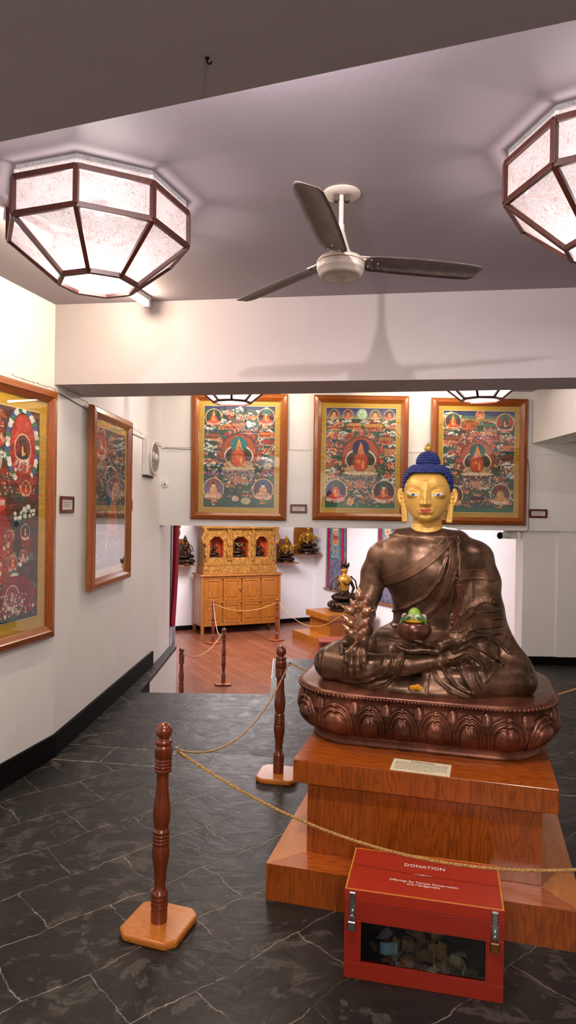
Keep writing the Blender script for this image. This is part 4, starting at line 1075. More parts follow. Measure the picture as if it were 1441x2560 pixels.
def goldcarve():
    m,nt,out=newmat('gilded_carving'); b=pbsdf(nt,out,Roughness=.4)
    v=coords(nt,(1,1,1)); n0=noise(nt,v,11,2,.5,1.2); n=noise(nt,v,70,3,.6,1.)
    sw=math_(nt,'ABSOLUTE',math_(nt,'SINE',math_(nt,'MULTIPLY',n0,52.)))
    f=math_(nt,'ADD',math_(nt,'MULTIPLY',sw,.38),math_(nt,'MULTIPLY_ADD',n,.4,.16))
    L(nt,ramp(nt,f,[(.36,'5e3210'),(.48,'865016'),(.60,'9e6820'),(.78,'b27e30')]),b.inputs['Base Color']); bump(nt,b,f,1.,.012); return m
M_['carve']=goldcarve()
M_['niche']=plain('orange_niche','d8541c',.6); M_['darkbronze']=plain('dark_bronze','3c2a20',.35,metal=.75,var=.25,sc=20)
M_['giltb']=plain('gilt_metal','c89a3c',.3,metal=.8,var=.2,sc=20)
def cab2w(x,y): 
    return (CA[0]+x*math.cos(crz)-y*math.sin(crz),CA[1]+x*math.sin(crz)+y*math.cos(crz))
sh=thing('carved_shrine','carved gilded wooden shrine with three arched niches on top of the cabinet','shrine',cab2w(0,0)+(LZ0+CH,),crz)
SW=CW*.96; sx=.045
mb=MB(); mb.box(sx,SW,.06,.50,0,.13); mb.build('plinth_tier',M_['carve'],sh,bev=.006)
mb=MB(); mb.box(sx+.02,SW-.02,.09,.48,.13,.25);
for k in range(24): mb.ball((sx+.05+k*(SW-sx-.1)/23,.09,.19),(.025,.012,.03),8,6)
mb.build('gallery_tier',M_['carve'],sh)
# front with arched openings
nz0,nz1=.27,.80; xs=[(.18,.46),(.66,.98),(1.14,1.40)]
arch=[];
mb=MB()
def wallpiece(x0,x1,z0,z1): mb.box(x0,x1,.10,.15,z0,z1)
xa=sx+.04; xb=SW-.04
wallpiece(xa,xb,.25,nz0+.05)
prev=xa
for (a,b) in xs:
    wallpiece(prev,a,nz0+.05,.92); prev=b
    c_=(a+b)/2; r=(b-a)/2; zs=.58
    n=12
    for k in range(n):
        x0_=a+(b-a)*k/n;x1_=a+(b-a)*(k+1)/n; xm=(x0_+x1_)/2
        zz=zs+.14*math.sqrt(max(0,1-((xm-c_)/r)**2))+.02*abs(math.sin((xm-c_)/r*PI*1.5))
        wallpiece(x0_,x1_,zz,.92)
wallpiece(prev,xb,nz0+.05,.92)
mb.build('niche_front',M_['carve'],sh)
for i,(a,b) in enumerate(xs):
    mb=MB(); mb.box(a-.03,b+.03,.36,.37,.28,.80); mb.box(a-.03,a-.02,.15,.36,.28,.80); mb.box(b+.02,b+.03,.15,.36,.28,.80); mb.box(a-.03,b+.03,.15,.36,.26,.28); mb.build('niche_lining',M_['niche'],sh)
for x in (xa-.01,.53,.56+.02,1.05,xb-.06):
    mb=MB(); 
    pts=[(x+.03+.012*math.sin(k*.9),.085+.01*math.cos(k*.9),.26+k*.033) for k in range(20)]
    mb.tube(pts,[.028+.007*math.sin(k*2.1) for k in range(20)],8); mb.build('twisted_column',M_['carve'],sh)
for side in (xa,xb):
    mb=MB(); mb.box(side-.02,side+.02,.12,.48,.25,.92); mb.build('side_wall',M_['carve'],sh)
mb=MB(); mb.box(xa,xb,.40,.48,.25,.92); mb.build('back_board',M_['cab'],sh)
mb=MB(); mb.box(sx-.03,SW+.03,.03,.50,.90,.99); 
for k in range(40): mb.ball((sx+k*(SW-sx)/39,.035,.90),(.016,.016,.022),6,5)
mb.box(sx-.05,SW+.05,.01,.50,.99,1.04); mb.box(sx-.01,SW+.01,.05,.50,1.04,1.10)
mb.build('cornice',M_['carve'],sh,bev=.004)
mb=MB()
for x in (sx,SW):
    for k in range(7): mb.ball((x+(.03 if x>1 else -.03)*math.sin(k),.04,.62+k*.045),(.04,.03,.04),8,6)
mb.build('corner_bracket',M_['carve'],sh)
def figurine(label,loc,rz,s,body,accent,arms=2,flame=False,base=True,crown=True,group=None,cat='statue',upper=None):
    t=thing('deity_statuette',label,cat,loc,rz,group)
    S=lambda *a:[x*s for x in a]
    if base:
        mb=MB(); mb.lathe([(.0,0),(.30*s,0),(.32*s,.03*s),(.25*s,.06*s),(.30*s,.11*s),(.33*s,.15*s),(.29*s,.19*s),(.0,.20*s)],seg=24)
        for k in range(18):
            a=2*PI*k/18; mb.ball((.30*s*math.cos(a),.30*s*math.sin(a),.12*s),(.05*s,.05*s,.055*s),8,6)
        mb.build('lotus_base',body,t)
    z=.2*s if base else 0
    mb=MB()
    mb.ball((0,0,z+.08*s),(.28*s,.20*s,.085*s),20,10)
    for sg in (-1,1):
        mb.tube([(0,.03*s,z+.09*s),(sg*.20*s,-.05*s,z+.09*s),(sg*.26*s,-.07*s,z+.08*s)],[.08*s,.075*s,.06*s],10)
        mb.tube([(sg*.26*s,-.07*s,z+.08*s),(0,-.18*s,z+.07*s)],[.06*s,.045*s],10)
    prof=[(.0,z+.05*s),(.13*s,z+.08*s),(.10*s,z+.2*s),(.085*s,z+.28*s),(.12*s,z+.38*s),(.14*s,z+.45*s),(.09*s,z+.50*s),(.04*s,z+.52*s),(.035*s,z+.56*s)]
    mb.lathe(prof,seg=18)
    mb.ball((0,0,z+.63*s),(.065*s,.07*s,.085*s),16,12)
    mb.build('body',body,t)
    for k in range(arms):
        sg=-1 if k%2 else 1; lv=k//2
        tip=(sg*(.10+.16*lv)*s,-.16*s,z+(.16+.18*lv)*s); el=(sg*(.20+.07*lv)*s,-.03*s,z+(.26+.1*lv)*s)
        mb=MB(); mb.tube([(sg*.12*s,0,z+.44*s),el,tip],[.04*s,.033*s,.022*s],8); mb.ball(tip,.03*s,8,6); mb.build('arm',upper or body,t)
    if upper:
        mb=MB(); mb.lathe([(.095*s,z+.2*s),(.092*s,z+.28*s),(.125*s,z+.38*s),(.146*s,z+.45*s),(.095*s,z+.51*s),(.043*s,z+.53*s),(.038*s,z+.56*s)],seg=18); mb.ball((0,-.004,z+.63*s),(.068*s,.074*s,.088*s),16,12); mb.build('gilt_torso',upper,t)
    if crown:
        mb=MB(); mb.lathe([(.07*s,z+.66*s),(.09*s,z+.70*s),(.07*s,z+.71*s),(.05*s,z+.74*s),(.04*s,z+.80*s),(.015*s,z+.86*s),(.0,z+.90*s)],seg=14)
        for k in range(5):
            a=-PI/2+(k-2)*.6; mb.ball((.085*s*math.cos(a),.085*s*math.sin(a),z+.74*s),(.018*s,.018*s,.045*s),6,5)
        mb.build('crown',accent,t)
    else:
        mb=MB(); mb.lathe([(.07*s,z+.66*s),(.06*s,z+.70*s),(.03*s,z+.74*s),(.028*s,z+.77*s),(0,z+.80*s)],seg=14); mb.build('hair_knot',accent,t)
    mb=MB(); 
    mb.tube([(-.12*s,-.06*s,z+.47*s),(-.05*s,-.13*s,z+.36*s),(.02*s,-.135*s,z+.33*s),(.08*s,-.12*s,z+.37*s),(.12*s,-.06*s,z+.47*s)],.014*s,6)
    mb.tube([(-.14*s,.0,z+.5*s),(-.26*s,.03*s,z+.4*s),(-.3*s,.02*s,z+.22*s)],.016*s,6); mb.tube([(.14*s,.0,z+.5*s),(.26*s,.03*s,z+.4*s),(.3*s,.02*s,z+.22*s)],.016*s,6)
    mb.build('sash',accent,t)
    if flame:
        mb=MB(); n=26
        outer=[(math.sin(2*PI*k/n)*(.33+.04*(k%2))*s,z+.42*s+math.cos(2*PI*k/n)*(.42+.05*(k%2))*s) for k in range(n)]
        mb.add([(x,.10*s,zz) for x,zz in outer]+[(x,.13*s,zz) for x,zz in outer],[tuple(range(n)),tuple(range(n,2*n))[::-1]]+[(k,n+k,n+(k+1)%n,(k+1)%n) for k in range(n)])
        mb.build('aureole',accent,t)
    return t
for i,((a,b),lab) in enumerate(zip(xs,('dark bronze deity in the left niche of the carved shrine','dark and gilt deity in the middle niche of the carved shrine','dark bronze deity in the right niche of the carved shrine'))):
    c_=(a+b)/2; s=(.36,.48,.36)[i]
    figurine(lab,cab2w(c_,.25)+(LZ0+CH+.28,),crz,s,M_['darkbronze'],M_['giltb'] if i==1 else M_['darkbronze'],4 if i else 2,False,True,True,'deities in the shrine niches')
# shelves with statuettes on the back wall
def shelf(label,P,z,w=.42,d=.34,back=False,bh=.6):
    t=thing('wall_shelf',label,'shelf',(P[0],P[1],z),math.atan2(.454,.891))
    mb=MB(); mb.box(-w/2,w/2,-d,-.002,-.02,0); mb.build('board',M_['cab'],t,bev=.004)
    if back:
        mb=MB(); n=14
        o=[(-w*.42,0),(w*.42,0),(w*.42,bh*.75)]+[(math.cos(PI*k/n)*w*.42,bh*.75+math.sin(PI*k/n)*bh*.22*(1+.08*math.cos(6*PI*k/n))) for k in range(1,n)]+[(-w*.42,bh*.75)]
        m=len(o); mb.add([(x,-.02,zz) for x,zz in o]+[(x,-.002,zz) for x,zz in o],[tuple(range(m)),tuple(range(m,2*m))[::-1]]+[(k,m+k,m+(k+1)%m,(k+1)%m) for k in range(m)])
        mb.build('arched_back',M_['cab'],t)
    return t
brz=math.atan2(.454,.891)
def onback(s,off=0.): return (C0[0]-p[0]*s+q[0]*off,C0[1]-p[1]*s+q[1]*off)
shelf('wooden shelf on the white wall left of the carved shrine, holding a dark seated statue',onback(3.07),.455,.36,.36,True,.52)
figurine('dark bronze seated statue with arched backboard, behind the red banner, left of the shrine',onback(3.07,.205)+(.456,),brz,.58,M_['darkbronze'],M_['darkbronze'],2,crown=False,group='statuettes on wall shelves')
shelf('wooden shelf just right of the carved shrine, the lower of the two on that side',onback(.80),.455,.42,.36,True,.5)
figurine('statuette with gilt many-armed torso on the lower shelf right of the shrine',onback(.83,.19)+(.456,),brz,.52,M_['darkbronze'],M_['giltb'],6,upper=M_['giltb'],group='statuettes on wall shelves')
shelf('wooden shelf high in the corner right of the shrine, with tall arched backboard',onback(.33),.628,.56,.36,True,.66)
figurine('gilded four-armed statuette on the high shelf near the room corner',onback(.33,.225)+(.629,),brz,.64,M_['darkbronze'],M_['giltb'],4,upper=M_['giltb'],group='statuettes on wall shelves')
# small plinth with reclining-leg goddess
PC=(.76,12.2); prz=brz
def rot2(P,x,y,a): return (P[0]+x*math.cos(a)-y*math.sin(a),P[1]+x*math.sin(a)+y*math.cos(a))
pt=thing('statue_plinth','two-tier wooden plinth in the lower room carrying the small gilt goddess','plinth',(PC[0],PC[1],LZ0),prz)
mb=MB(); mb.box(-.25,1.04,-.16,.92,0,.16); mb.build('bottom_step',M_['cab'],pt)
mb=MB(); mb.box(.06,.94,.04,.80,.16,.44); mb.build('middle_block',M_['cab'],pt)
mb=MB(); mb.box(0,1.0,0,.86,.44,.55); mb.build('top_slab',M_['cab'],pt,bev=.004)
gx,gy=rot2(PC,.58,.42,prz)
g=figurine('small dark goddess statue with gilt torso on a plinth, left of the big bronze arm',(gx,gy,LZ0+.551),prz-.15,.92,M_['darkbronze'],M_['darkbronze'],2)
g.name='goddess_statue'
mb=MB(); s=.925; z=.2*.92
mb.lathe([(.095*s,z+.2*s),(.10*s,z+.28*s),(.135*s,z+.38*s),(.155*s,z+.45*s),(.10*s,z+.51*s),(.045*s,z+.53*s),(.04*s,z+.56*s)],seg=18); mb.ball((0,-.004,z+.63*s),(.068*s,.074*s,.088*s),16,12)
mb.build('gilt_torso',plain('bright_gilding','b88a38',.3,metal=.55,var=.1),g)
# painted chest
def chestmat():
    m,nt,out=newmat('painted_chest_front'); b=pbsdf(nt,out,Roughness=.5)
    t=nt.nodes.new('ShaderNodeTexCoord'); sep=nt.nodes.new('ShaderNodeSeparateXYZ'); L(nt,t.outputs['Object'],sep.inputs[0])
    fx=math_(nt,'SUBTRACT',math_(nt,'PINGPONG',sep.outputs['X'],.17),.085)
    # rosettes on a .34 m pitch
    mx=math_(nt,'SUBTRACT',math_(nt,'MODULO',math_(nt,'ADD',sep.outputs['X'],3.4),.34),.17)
    mz=math_(nt,'SUBTRACT',sep.outputs['Z'],.125)
    r=math_(nt,'SQRT',math_(nt,'ADD',math_(nt,'POWER',mx,2.),math_(nt,'POWER',mz,2.)))
    an=math_(nt,'ARCTAN2',mz,mx)
    rr=math_(nt,'MULTIPLY_ADD',math_(nt,'SINE',math_(nt,'MULTIPLY',an,10.)),.012,r)
    sel=math_(nt,'GREATER_THAN',math_(nt,'MODULO',math_(nt,'ADD',sep.outputs['X'],3.4),.68),.34)
    flower=ramp(nt,math_(nt,'MULTIPLY',rr,9.),[(.10,'d8a860'),(.16,'a82a20'),(.45,'d85a4a'),(.62,'7a1f18'),(.72,'a83226'),(.8,'26404c')],'CONSTANT')
    flower2=ramp(nt,math_(nt,'MULTIPLY',rr,9.),[(.10,'d8a860'),(.16,'2c4a5a'),(.45,'5a7a8a'),(.62,'24303a'),(.72,'a83226'),(.8,'26404c')],'CONSTANT')
    L(nt,mix(nt,sel,flower,flower2),b.inputs['Base Color']); return m
ch=thing('painted_chest','low red chest with painted flower rosettes in front of the goddess plinth','chest',(.571,11.2,LZ0),.05)
mb=MB(); mb.box(0,1.1,0,.4,0,.27); mb.build('case',plain('chest_red','8a1c1c',.5),ch,bev=.004)
mb=MB(); mb.box(-.02,1.12,-.02,.42,.245,.275); mb.build('lid',plain('chest_rim','7a3828',.5),ch,bev=.004)
mb=MB(); mb.box(.04,1.06,-.006,.0,.03,.225); mb.build('painted_panel',chestmat(),ch)
# hanging scroll thangkas on the right wall
def brocade(name,a,b_,c_):
    m,nt,out=newmat(name); b=pbsdf(nt,out,Roughness=.6,Sheen_Weight=.3)
    vo=nt.nodes.new('ShaderNodeTexVoronoi'); vo.inputs['Scale'].default_value=14; L(nt,coords(nt),vo.inputs['Vector'])
    n=noise(nt,coords(nt),26,3,.7,2)
    f=math_(nt,'ADD',math_(nt,'MULTIPLY',vo.outputs[0],.6),math_(nt,'MULTIPLY',n,.5))
    L(nt,ramp(nt,f,[(.35,a),(.5,b_),(.62,c_)]),b.inputs['Base Color']); return m
M_['broc']=brocade('blue_grey_brocade','363c58','4a5070','6a6478'); M_['rstripe']=plain('crimson_silk','a01830',.5); M_['redcloth']=plain('red_banner_cloth','b01432',.55,var=.15)
def pic6(seed):
    c=Canvas(120,200,'5a86a8',seed); c.landscape(['6a8aa0','8aa08a','a88a60','5a7a8a'])
    for k in range(16): c.rect(0,k*.02,1,(k+1)*.02,['2c6ab8','4a90c8','88b8d0','a8c8c0'][k//4])
    c.ell(.5,.6,.3,.42,'e8dcc0'); c.ell(.5,.6,.27,.38,'7aa88a'); c.figure(.5,.62,.2,'d8602c','3a8a6a','a8c8a0',None,'d87a50')
    c.house(.5,1.25,.6,.3,'d8a04c','b84a30'); c.house(.5,.95,.5,.12,'c84a30','d8b060'); c.scrolls(.5,1.45,.8,.25,80,['e8dcc0','d87a50','3a6a8a','c8402c']); c.mottle(.3,2); return c
def scroll(label,P,Q,ztop,zbot,seed):
    dx,dy=Q[0]-P[0],Q[1]-P[1]; w=math.hypot(dx,dy); rz=math.atan2(dy,dx)
    t=thing('hanging_thangka',label,'hanging scroll',((P[0]+Q[0])/2-p[0]*.03,(P[1]+Q[1])/2-p[1]*.03,zbot),rz,'brocade hanging scrolls on the lower right wall')
    h=ztop-zbot
    mb=MB(); mb.grid(12,20,lambda u_,v_:((u_-.5)*w*(1-.10*v_),-.004*math.sin(u_*9),h*v_),flip=False); mb.build('brocade',M_['broc'],t,solid=.003)
    for x in (-.34,.34):
        mb=MB(); mb.box(w*x-.035,w*x+.035,-.016,-.010,.05,h); mb.build('red_stripe',M_['rstripe'],t)
    picture_mesh('picture',pic6(seed),w*.42,h*.60,M_['paint'],t,-.012,h*.36)
    mb=MB(); mb.tube([(-w/2-.05,-.012,0),(w/2+.05,-.012,0)],.016,10); mb.build('dowel',M_['cab'],t)
scroll('hanging brocade scroll painting with red stripes on the lower right wall, nearest the corner',(.843,14.51),(1.222,13.767),1.75,-.10,61)
scroll('hanging brocade scroll painting partly hidden by the bronze upper arm',(1.71,12.81),(2.03,12.18),1.75,-.15,62)
# red banner at the left jamb
bn=thing('red_banner','red cloth banner hanging just inside the opening at the left, wooden knob below','banner',(-1.385,7.82,-.13),PI/2)
mb=MB(); mb.grid(30,24,lambda u_,v_:(u_*.52*(1-.08*v_)+.02,-.012-.010*math.sin(u_*7),1.75*v_+.02)); mb.build('brocade',M_['broc'],bn,solid=.004)
mb=MB(); mb.grid(40,30,lambda u_,v_:(.05+u_*(.30+.07*math.sin(v_*5))*(.55+.45*v_)+.03*math.sin(v_*3),-.05-.022*math.sin(u_*17+v_*3)-.03*v_,.33+1.45*v_)); mb.build('red_cloth',M_['redcloth'],bn,solid=.004)
mb=MB(); mb.tube([(-.03,-.012,0),(.60,-.012,0)],.018,12); mb.build('dowel',M_['cab'],bn)
mb=MB(); mb.ball((-.045,-.012,0),(.03,.028,.028),14,10); mb.build('knob',M_['rosewood'],bn)
mb=MB(); mb.ball((.30,-.075,1.42),(.05,.03,.06),12,8); mb.ball((.33,-.075,1.5),(.04,.03,.05),12,8); mb.build('yellow_rosette',plain('yellow_silk_knot','d8a820',.5),bn)
# ---------------------------------------------------------------- signed-distance sculpting
class SDF:
    def __init__(s,lo,hi,h):
        s.lo=np.array(lo,float);s.h=h
        s.n=[int(math.ceil((hi[i]-lo[i])/h))+1 for i in range(3)]
        s.ax=[(s.lo[i]+h*np.arange(s.n[i])).astype(np.float32) for i in range(3)]
        s.d=np.full(s.n,1.,np.float32)
    def sub(s,lo,hi):
        sl=[];
        for i in range(3):
            a=max(0,int((lo[i]-s.lo[i])/s.h)-1); b=min(s.n[i],int((hi[i]-s.lo[i])/s.h)+3)
            if b<=a: return None,None
            sl.append(slice(a,b))
        X=s.ax[0][sl[0]][:,None,None];Y=s.ax[1][sl[1]][None,:,None];Z=s.ax[2][sl[2]][None,None,:]
        return tuple(sl),(X,Y,Z)
    def join(s,sl,d,k,op='add'):
        a=s.d[sl]
        if op=='add':
            if k<=0: s.d[sl]=np.minimum(a,d); return
            h=np.maximum(k-np.abs(a-d),0)/k; s.d[sl]=np.minimum(a,d)-h*h*k*.25
        else:
            d=-d
            if k<=0: s.d[sl]=np.maximum(a,d); return
            h=np.maximum(k-np.abs(a-d),0)/k; s.d[sl]=np.maximum(a,d)+h*h*k*.25
    def ell(s,c,r,k=.02,op='add',rot=None):
        R=max(r) if rot is not None else None
        m=k+.03
        lo=[c[i]-(R or r[i])-m for i in range(3)];hi=[c[i]+(R or r[i])+m for i in range(3)]
        sl,P=s.sub(lo,hi)
        if sl is None: return s
        q=[P[i]-c[i] for i in range(3)]
        if rot is not None:
            M=np.array(Euler(rot).to_matrix().transposed())
            q=[M[i][0]*q[0]+M[i][1]*q[1]+M[i][2]*q[2] for i in range(3)]
        k0=np.sqrt((q[0]/r[0])**2+(q[1]/r[1])**2+(q[2]/r[2])**2)
        k1=np.sqrt((q[0]/r[0]**2)**2+(q[1]/r[1]**2)**2+(q[2]/r[2]**2)**2)
        s.join(sl,(k0*(k0-1)/np.maximum(k1,1e-6)).astype(np.float32),k,op); return s
    def cap(s,a,b,ra,rb,k=.02,op='add',flat=1.):
        m=max(ra,rb)+k+.03
        lo=[min(a[i],b[i])-m for i in range(3)];hi=[max(a[i],b[i])+m for i in range(3)]
        sl,P=s.sub(lo,hi)
        if sl is None: return s
        ab=[b[i]-a[i] for i in range(3)]; L2=sum(x*x for x in ab)+1e-9
        t=sum((P[i]-a[i])*ab[i] for i in range(3))/L2; t=np.clip(t,0,1)
        q=[P[i]-a[i]-t*ab[i] for i in range(3)]
        d=np.sqrt(q[0]**2+(q[1]/flat)**2+q[2]**2)-(ra+(rb-ra)*t)
        s.join(sl,d.astype(np.float32),k,op); return s
    def chain(s,pts,rs,k=.02,op='add',flat=1.):
        for i in range(len(pts)-1): s.cap(pts[i],pts[i+1],rs[i],rs[i+1],k,op,flat)
        return s
    def box(s,c,hb,r,k=.01,op='add',rot=None):
        R=math.sqrt(sum(x*x for x in hb)); m=k+.03
        sl,P=s.sub([c[i]-R-m for i in range(3)],[c[i]+R+m for i in range(3)])
        if sl is None: return s
        q=[P[i]-c[i] for i in range(3)]
        if rot is not None:
            M=np.array(Euler(rot).to_matrix().transposed())
            q=[M[i][0]*q[0]+M[i][1]*q[1]+M[i][2]*q[2] for i in range(3)]
        q=[np.abs(q[i])-(hb[i]-r) for i in range(3)]
        o=np.sqrt(sum(np.maximum(x,0)**2 for x in q))+np.minimum(np.maximum(q[0],np.maximum(q[1],q[2])),0)-r
        s.join(sl,o.astype(np.float32),k,op); return s
    def ridges(s,path,hgt,wid,ymax=.1,zcut=None,asym=False):
        """raise (or step) the front surface along a path given in x,z"""
        P=np.array(path); xs=P[:,0];zs=P[:,1]; m=wid*4
        sl,Q=s.sub([xs.min()-m,s.lo[1],zs.min()-m],[xs.max()+m,ymax,zs.max()+m])
        X=Q[0][:,0,:];Z=Q[2][:,0,:]
        best=np.full(np.broadcast(X,Z).shape,9.,np.float32)
        for i in range(len(P)-1):
            a=P[i];b=P[i+1];ab=b-a;L2=(ab**2).sum()+1e-9
            t=np.clip(((X-a[0])*ab[0]+(Z-a[1])*ab[1])/L2,0,1)
            dx=X-a[0]-t*ab[0];dz=Z-a[1]-t*ab[1]
            dd=np.sqrt(dx*dx+dz*dz)
            if asym:
                sg=np.sign(ab[0]*(Z-a[1])-ab[1]*(X-a[0])); dd=np.where(sg>0,dd,dd*3.5)
            best=np.minimum(best,dd)
        f=hgt*np.exp(-(best/wid)**2)
        band=np.abs(s.d[sl])<.06
        s.d[sl]-=np.where(band,f[:,None,:],0).astype(np.float32)
    def mesh(s):
        d=s.d; nx,ny,nz=d.shape
        ins=d<0
        c=ins[:-1,:-1,:-1].astype(np.int8)
        tot=np.zeros((nx-1,ny-1,nz-1),np.int8)
        for i in (0,1):
            for j in (0,1):
                for k in (0,1): tot+=ins[i:nx-1+i,j:ny-1+j,k:nz-1+k]
        act=(tot>0)&(tot<8)
        ids=np.full(act.shape,-1,np.int64); A=np.argwhere(act); ids[act]=np.arange(len(A))
        ps=np.zeros((len(A),3));cnt=np.zeros(len(A))
        cor=[(i,j,k) for i in (0,1) for j in (0,1) for k in (0,1)]
        for a in cor:
            for ax in range(3):
                if a[ax]: continue
                b=list(a);b[ax]=1
                va=d[A[:,0]+a[0],A[:,1]+a[1],A[:,2]+a[2]];vb=d[A[:,0]+b[0],A[:,1]+b[1],A[:,2]+b[2]]
                cr=(va<0)!=(vb<0); t=np.where(cr,va/np.where(cr,va-vb,1),0)
                p=np.tile(np.array(a,float),(len(A),1)); p[:,ax]+=t
                ps[cr]+=p[cr];cnt[cr]+=1
        V=s.lo+s.h*(A+ps/cnt[:,None])
        F=[]
        for ax in range(3):
            u,v=(ax+1)%3,(ax+2)%3
            sl0=[slice(1,-1)]*3; 
            a0=[slice(None)]*3;a1=[slice(None)]*3; a0[ax]=slice(0,-1);a1[ax]=slice(1,None)
            e=ins[tuple(a0)]!=ins[tuple(a1)]
            E_=np.argwhere(e); n=(nx,ny,nz)
            E_=E_[(E_[:,u]>0)&(E_[:,v]>0)&(E_[:,u]<n[u]-1)&(E_[:,v]<n[v]-1)]
            def cid(du,dv):
                q=E_.copy();q[:,u]+=du;q[:,v]+=dv; return ids[q[:,0],q[:,1],q[:,2]]
            q=np.stack([cid(-1,-1),cid(0,-1),cid(0,0),cid(-1,0)],1)
            fl=~ins[E_[:,0],E_[:,1],E_[:,2]]
            q[fl]=q[fl][:,::-1]; F.append(q[(q>=0).all(1)])
        return V,np.concatenate(F)
def mesh_np(name,V,F,mat,parent,smooth=True,smooth_iter=0):
    me=bpy.data.meshes.new(name); me.vertices.add(len(V)); me.vertices.foreach_set('co',np.asarray(V,float).ravel())
    me.loops.add(F.size); me.loops.foreach_set('vertex_index',F.ravel().astype(np.int32)); me.polygons.add(len(F))
    me.polygons.foreach_set('loop_start',(np.arange(len(F))*F.shape[1]).astype(np.int32)); me.polygons.foreach_set('loop_total',np.full(len(F),F.shape[1],np.int32))
    me.update(calc_edges=True); me.polygons.foreach_set('use_smooth',np.full(len(F),smooth)); me.materials.append(mat)
    o=bpy.data.objects.new(name,me); COL.objects.link(o); o.parent=parent; return o
def relax(V,F,it=2,lam=.5):
    E_=np.concatenate([F[:,[i,(i+1)%F.shape[1]]] for i in range(F.shape[1])]); E_=np.concatenate([E_,E_[:,::-1]])
    n=len(V); cnt=np.bincount(E_[:,0],minlength=n).astype(float)
    for k in range(it):
        for l in (lam,-lam*.98 if k<it-1 else 0):
            if l==0: continue
            s_=np.stack([np.bincount(E_[:,0],weights=V[E_[:,1],i],minlength=n) for i in range(3)],1)/np.maximum(cnt,1)[:,None]
            V=V+l*(s_-V)
    return V

# ---------------------------------------------------------------- bronze, gold
def bronze(name,dark,mid,light,rough=.3,metal=.75,sc=5,engrave=False):
    m,nt,out=newmat(name); b=pbsdf(nt,out,Metallic=metal)
    v=coords(nt); n=noise(nt,v,sc,6,.62,.6); n2=noise(nt,v,38,5,.6)
    L(nt,ramp(nt,math_(nt,'ADD',math_(nt,'MULTIPLY',n,.8),math_(nt,'MULTIPLY',n2,.2)),[(.36,dark),(.5,mid),(.64,light)]),b.inputs['Base Color'])
    L(nt,math_(nt,'MULTIPLY_ADD',n,.42,rough-.17),b.inputs['Roughness'])
    if engrave:
        vo=nt.nodes.new('ShaderNodeTexVoronoi'); vo.feature='DISTANCE_TO_EDGE'; vo.inputs['Scale'].default_value=95; L(nt,v,vo.inputs['Vector'])
        n3=noise(nt,v,120,3,.6,3.); e=math_(nt,'ADD',math_(nt,'MINIMUM',math_(nt,'MULTIPLY',vo.outputs[0],5.),.5),math_(nt,'MULTIPLY',n3,.7))
        bump(nt,b,e,.35,.0015)
    else: bump(nt,b,math_(nt,'ADD',n2,math_(nt,'MULTIPLY',noise(nt,v,14,3,.5),2.)),.16,.004)
    return m
M_['bronze']=bronze('aged_bronze','3c2a1f','5e4432','866550',.30,.62)
M_['engr']=bronze('engraved_bronze','442e20','684936','8e664a',.34,.6,engrave=True)
M_['lotus']=bronze('red_brown_copper','4a2b20','693e2e','8c5640',.28,.55)
M_['gold']=plain('gold_leaf','dcab54',.40,metal=.22,var=.02,sc=6)
M_['golddk']=plain('gold_finial','bd9440',.4,metal=.35,var=.1)
M_['hairblue']=plain('lapis_blue_paint','1c2a6c',.6,var=.15,sc=60)
M_['copperleaf']=plain('polished_copper','c49072',.28,metal=.75,var=.18,sc=40)

st=thing('seated_statue','large bronze seated statue with gold face and blue curled hair','statue',(PX,PY,.549),RZ)
